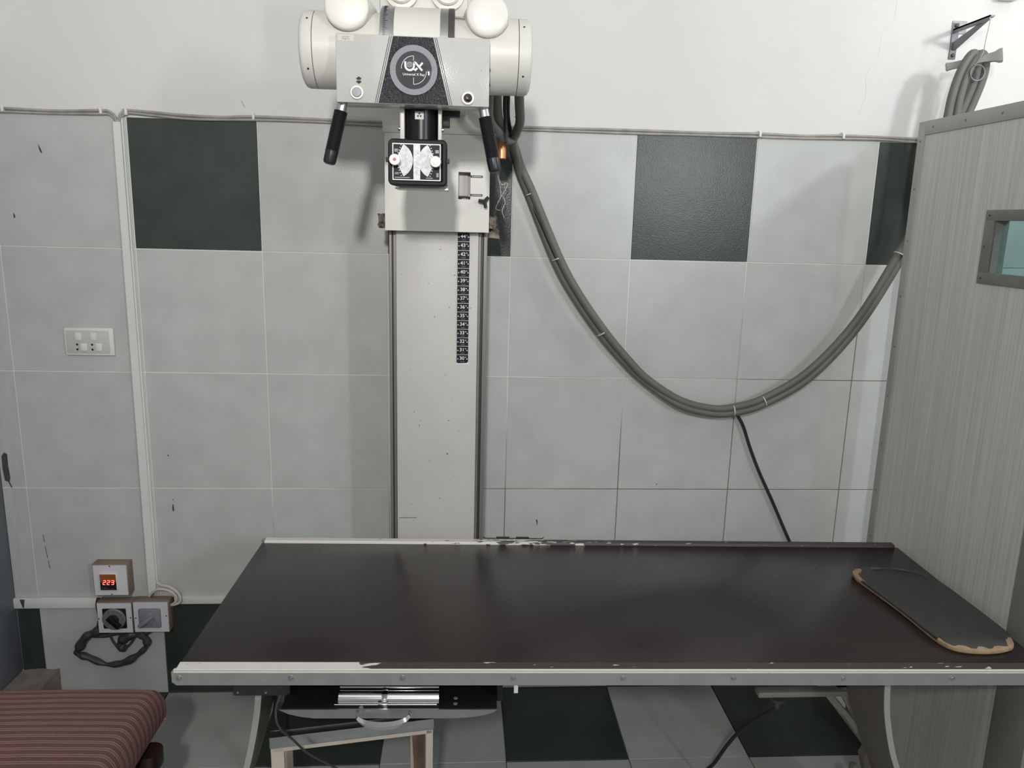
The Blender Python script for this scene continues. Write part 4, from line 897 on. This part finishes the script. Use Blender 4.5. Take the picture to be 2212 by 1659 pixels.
for (x, y) in op:
    k = -0.0004
    if y < -0.97: k = 0.012 + 0.006 * math.sin(x * 140) + random.uniform(-0.002, 0.003)
    elif x < 2.175 and y > -0.66: k = 0.022 + random.uniform(-0.004, 0.004)
    c = Vector((2.26, -0.81)); v = Vector((x, y)) - c
    cover.append(tuple(c + v * (1 - k / v.length)))
part('cover', slab(cover, TZ + 0.0025, TZ + 0.0125, 0.003), 'leather', pd, 'dark grey leatherette cover')
part('torn_fold', B().tube([(2.205, -0.598, TZ + 0.0125), (2.255, -0.606, TZ + 0.0165), (2.300, -0.615, TZ + 0.0145), (2.345, -0.650, TZ + 0.0125)], lambda t: 0.003 + 0.002 * math.sin(t * 14), 8), 'leather', pd)

# ================================================================ SMALL STOOL UNDER THE TABLE
ST = Matrix.Translation((0.608, -0.945, 0)) @ Matrix.Rotation(R(9.3), 4, 'Z')
ss = thing('step_stool', 'small stool with cream legs and black inset top under the table', 'stool', ST @ Vector((0.19, 0.14, 0)))
sw, sdp, sh = 0.385, 0.30, 0.50
part('stool_top', B(ST).box(0.02, sw - 0.02, 0.02, sdp - 0.02, sh - 0.012, sh - 0.002), 'blackmatt', ss)
part('stool_rim', B(ST).box(0, sw, 0, 0.026, sh - 0.030, sh, 0.002).box(0, sw, sdp - 0.026, sdp, sh - 0.030, sh, 0.002).box(0, 0.026, 0.026, sdp - 0.026, sh - 0.030, sh, 0.002).box(sw - 0.026, sw, 0.026, sdp - 0.026, sh - 0.030, sh, 0.002), 'steel', ss)
part('stool_apron', B(ST).box(0.002, sw - 0.002, 0.002, 0.014, sh - 0.040, sh - 0.030), 'creamwood', ss)
for (x, y) in ((0.002, 0.002), (sw - 0.020, 0.002), (0.002, sdp - 0.022), (sw - 0.052, 0.06)):
    part('leg', B(ST).box(x, x + 0.018 + (0.012 if x < 0.01 else 0), y, y + 0.022, 0, sh - 0.030, 0.002), 'creamwood', ss)
part('leg_brace', B(ST).prism([(sw - 0.050, 0.46), (sw - 0.020, 0.46), (sw - 0.018, 0.10), (sw - 0.032, 0.10)], 'y', 0.045, 0.055), 'brownwood', ss)

# ================================================================ UPHOLSTERED STOOL
us = thing('upholstered_stool', 'reddish brown striped upholstered stool with turned dark wooden legs', 'stool', (0.0, -0.93, 0))
ux0, ux1, uy0, uy1 = -0.37, 0.260, -1.26, -0.648
n1, n2 = 80, 72
def edge_profile(t, W, rho):
    """t in -1..1 -> (offset across the seat, drop below the top)"""
    sg = 1 if t >= 0 else -1; t = abs(t); f = 0.72
    if t <= f: return sg * t / f * (W - rho), 0.0
    th = (t - f) / (1 - f) * R(125)
    return sg * (W - rho + rho * math.sin(th)), 1.7 * rho * (1 - math.cos(th))
rows = []
for j in range(n2 + 1):
    row = []
    for i in range(n1 + 1):
        u = -1 + 2 * i / n1; v = -1 + 2 * j / n2
        x, du = edge_profile(u, (ux1 - ux0) / 2, 0.036); y, dv = edge_profile(v, (uy1 - uy0) / 2, 0.036)
        z = 0.447 - max(du, dv) + 0.018 * (1 - u ** 4) * (1 - v ** 4)
        row.append(((ux0 + ux1) / 2 + x, (uy0 + uy1) / 2 + y, z))
    rows.append(row)
b = B()
vs = [p for r in rows for p in r]; w1 = n1 + 1
fs = [(j * w1 + i, j * w1 + i + 1, (j + 1) * w1 + i + 1, (j + 1) * w1 + i) for j in range(n2) for i in range(n1)]
b.add(vs, fs)
part('seat', b, 'stripes', us, 'domed seat in striped brown fabric', smooth=80)
part('seat_rail', B().box(ux0 + 0.03, ux1 - 0.035, uy0 + 0.03, uy1 - 0.03, 0.27, 0.335, 0.008), 'darkwood', us)
for (x, y) in ((ux0 + 0.06, uy0 + 0.06), (ux1 - 0.062, uy0 + 0.06), (ux0 + 0.06, uy1 - 0.065), (ux1 - 0.006, uy1 - 0.112)):
    part('leg', B().lathe((x, y, 0), (0, 0, 1), [(0, 0.018), (0.01, 0.022), (0.05, 0.018), (0.08, 0.030), (0.11, 0.018), (0.16, 0.026), (0.20, 0.030), (0.235, 0.020), (0.245, 0.030), (0.262, 0.030), (0.275, 0.020), (0.30, 0.034), (0.335, 0.034)], 24).box(x - 0.03, x + 0.03, y - 0.03, y + 0.03, 0.12, 0.215, 0.004), 'darkwood', us)

# ================================================================ LEAD SCREEN
PXf, PXb = 2.420, 2.455
sc = thing('lead_screen', 'tall grey woodgrain radiation screen with small lead glass window at the right', 'screen', (2.44, -0.55, 0))
py0, py1, pz1 = -0.99, -0.200, 2.008
wy0, wy1, wz0_, wz1_ = -0.745, -0.598, 1.588, 1.724
b = B().box(PXf, PXb, py0, wy0, 0.02, pz1).box(PXf, PXb, wy1, py1, 0.02, pz1).box(PXf, PXb, wy0, wy1, 0.02, wz0_).box(PXf, PXb, wy0, wy1, wz1_, pz1)
part('panel', b, 'grain', sc, smooth=0)
E_ = 0.004
part('edge_trim', B().box(PXf - E_, PXb + E_, py1 - 0.030, py1 + E_, 0.02, pz1 + E_, 0.001), 'trimgrey', sc)
part('edge_trim', B().box(PXf - E_, PXb + E_, py0 - E_, py0 + 0.115, 0.02, pz1 + E_, 0.001), 'trimshade', sc)  # near edge trim, widened and darkened to stand in for soft shade
part('edge_trim', B().box(PXf - E_, PXb + E_, py0 + 0.115, py1 - 0.030, pz1 - 0.036, pz1 + E_, 0.001), 'trimgrey', sc)
part('edge_trim', B().box(PXf - E_, PXb + E_, py0 + 0.115, py1 - 0.030, 0.0, 0.05, 0.001), 'trimgrey', sc)
for z in (1.955, 1.815, 1.66, 1.49, 1.33, 1.17, 1.01, 0.85, 0.69, 0.40, 0.2):
    part('rivet', B().lathe((PXf - E_, py1 - 0.013, z), (-1, 0, 0), [(0, 0.0035), (0.0012, 0.003), (0.0018, 0)], 10), 'railgrey', sc)
for y in (-0.27, -0.42, -0.57, -0.72):
    part('rivet', B().lathe((PXf - E_, y, pz1 - 0.016), (-1, 0, 0), [(0, 0.0035), (0.0012, 0.003), (0.0018, 0)], 10), 'railgrey', sc)
fw = 0.033
for (a, b_, c, d) in ((wy0 - fw, wy1 + fw, wz1_ - 0.002, wz1_ + 0.026), (wy0 - fw, wy1 + fw, wz0_ - 0.028, wz0_ + 0.002), (wy1 - 0.002, wy1 + fw, wz0_, wz1_), (wy0 - fw, wy0 + 0.002, wz0_, wz1_)):
    part('window_trim', B().box(PXf - 0.005, PXf + 0.001, a, b_, c, d, 0.001), 'winframe', sc)
for (a_, c_) in ((wy1 - 0.006, wy1), (wy0, wy0 + 0.006)):
    part('window_lining', B().box(PXf, PXb, a_, c_, wz0_, wz1_), 'winframe', sc)
for (y, z) in ((wy1 + 0.018, wz1_ + 0.012), (wy1 + 0.018, wz0_ - 0.014), (wy1 + 0.022, (wz0_ + wz1_) / 2)):
    part('trim_screw', B().lathe((PXf - 0.005, y, z), (-1, 0, 0), [(0, 0.0022), (0.0008, 0.002), (0.001, 0)], 8), 'print_k', sc)
part('glass_pane', B().box(PXf + 0.018, PXf + 0.024, wy0, wy1, wz0_, wz1_), 'leadglass', sc, 'teal tinted lead glass pane')
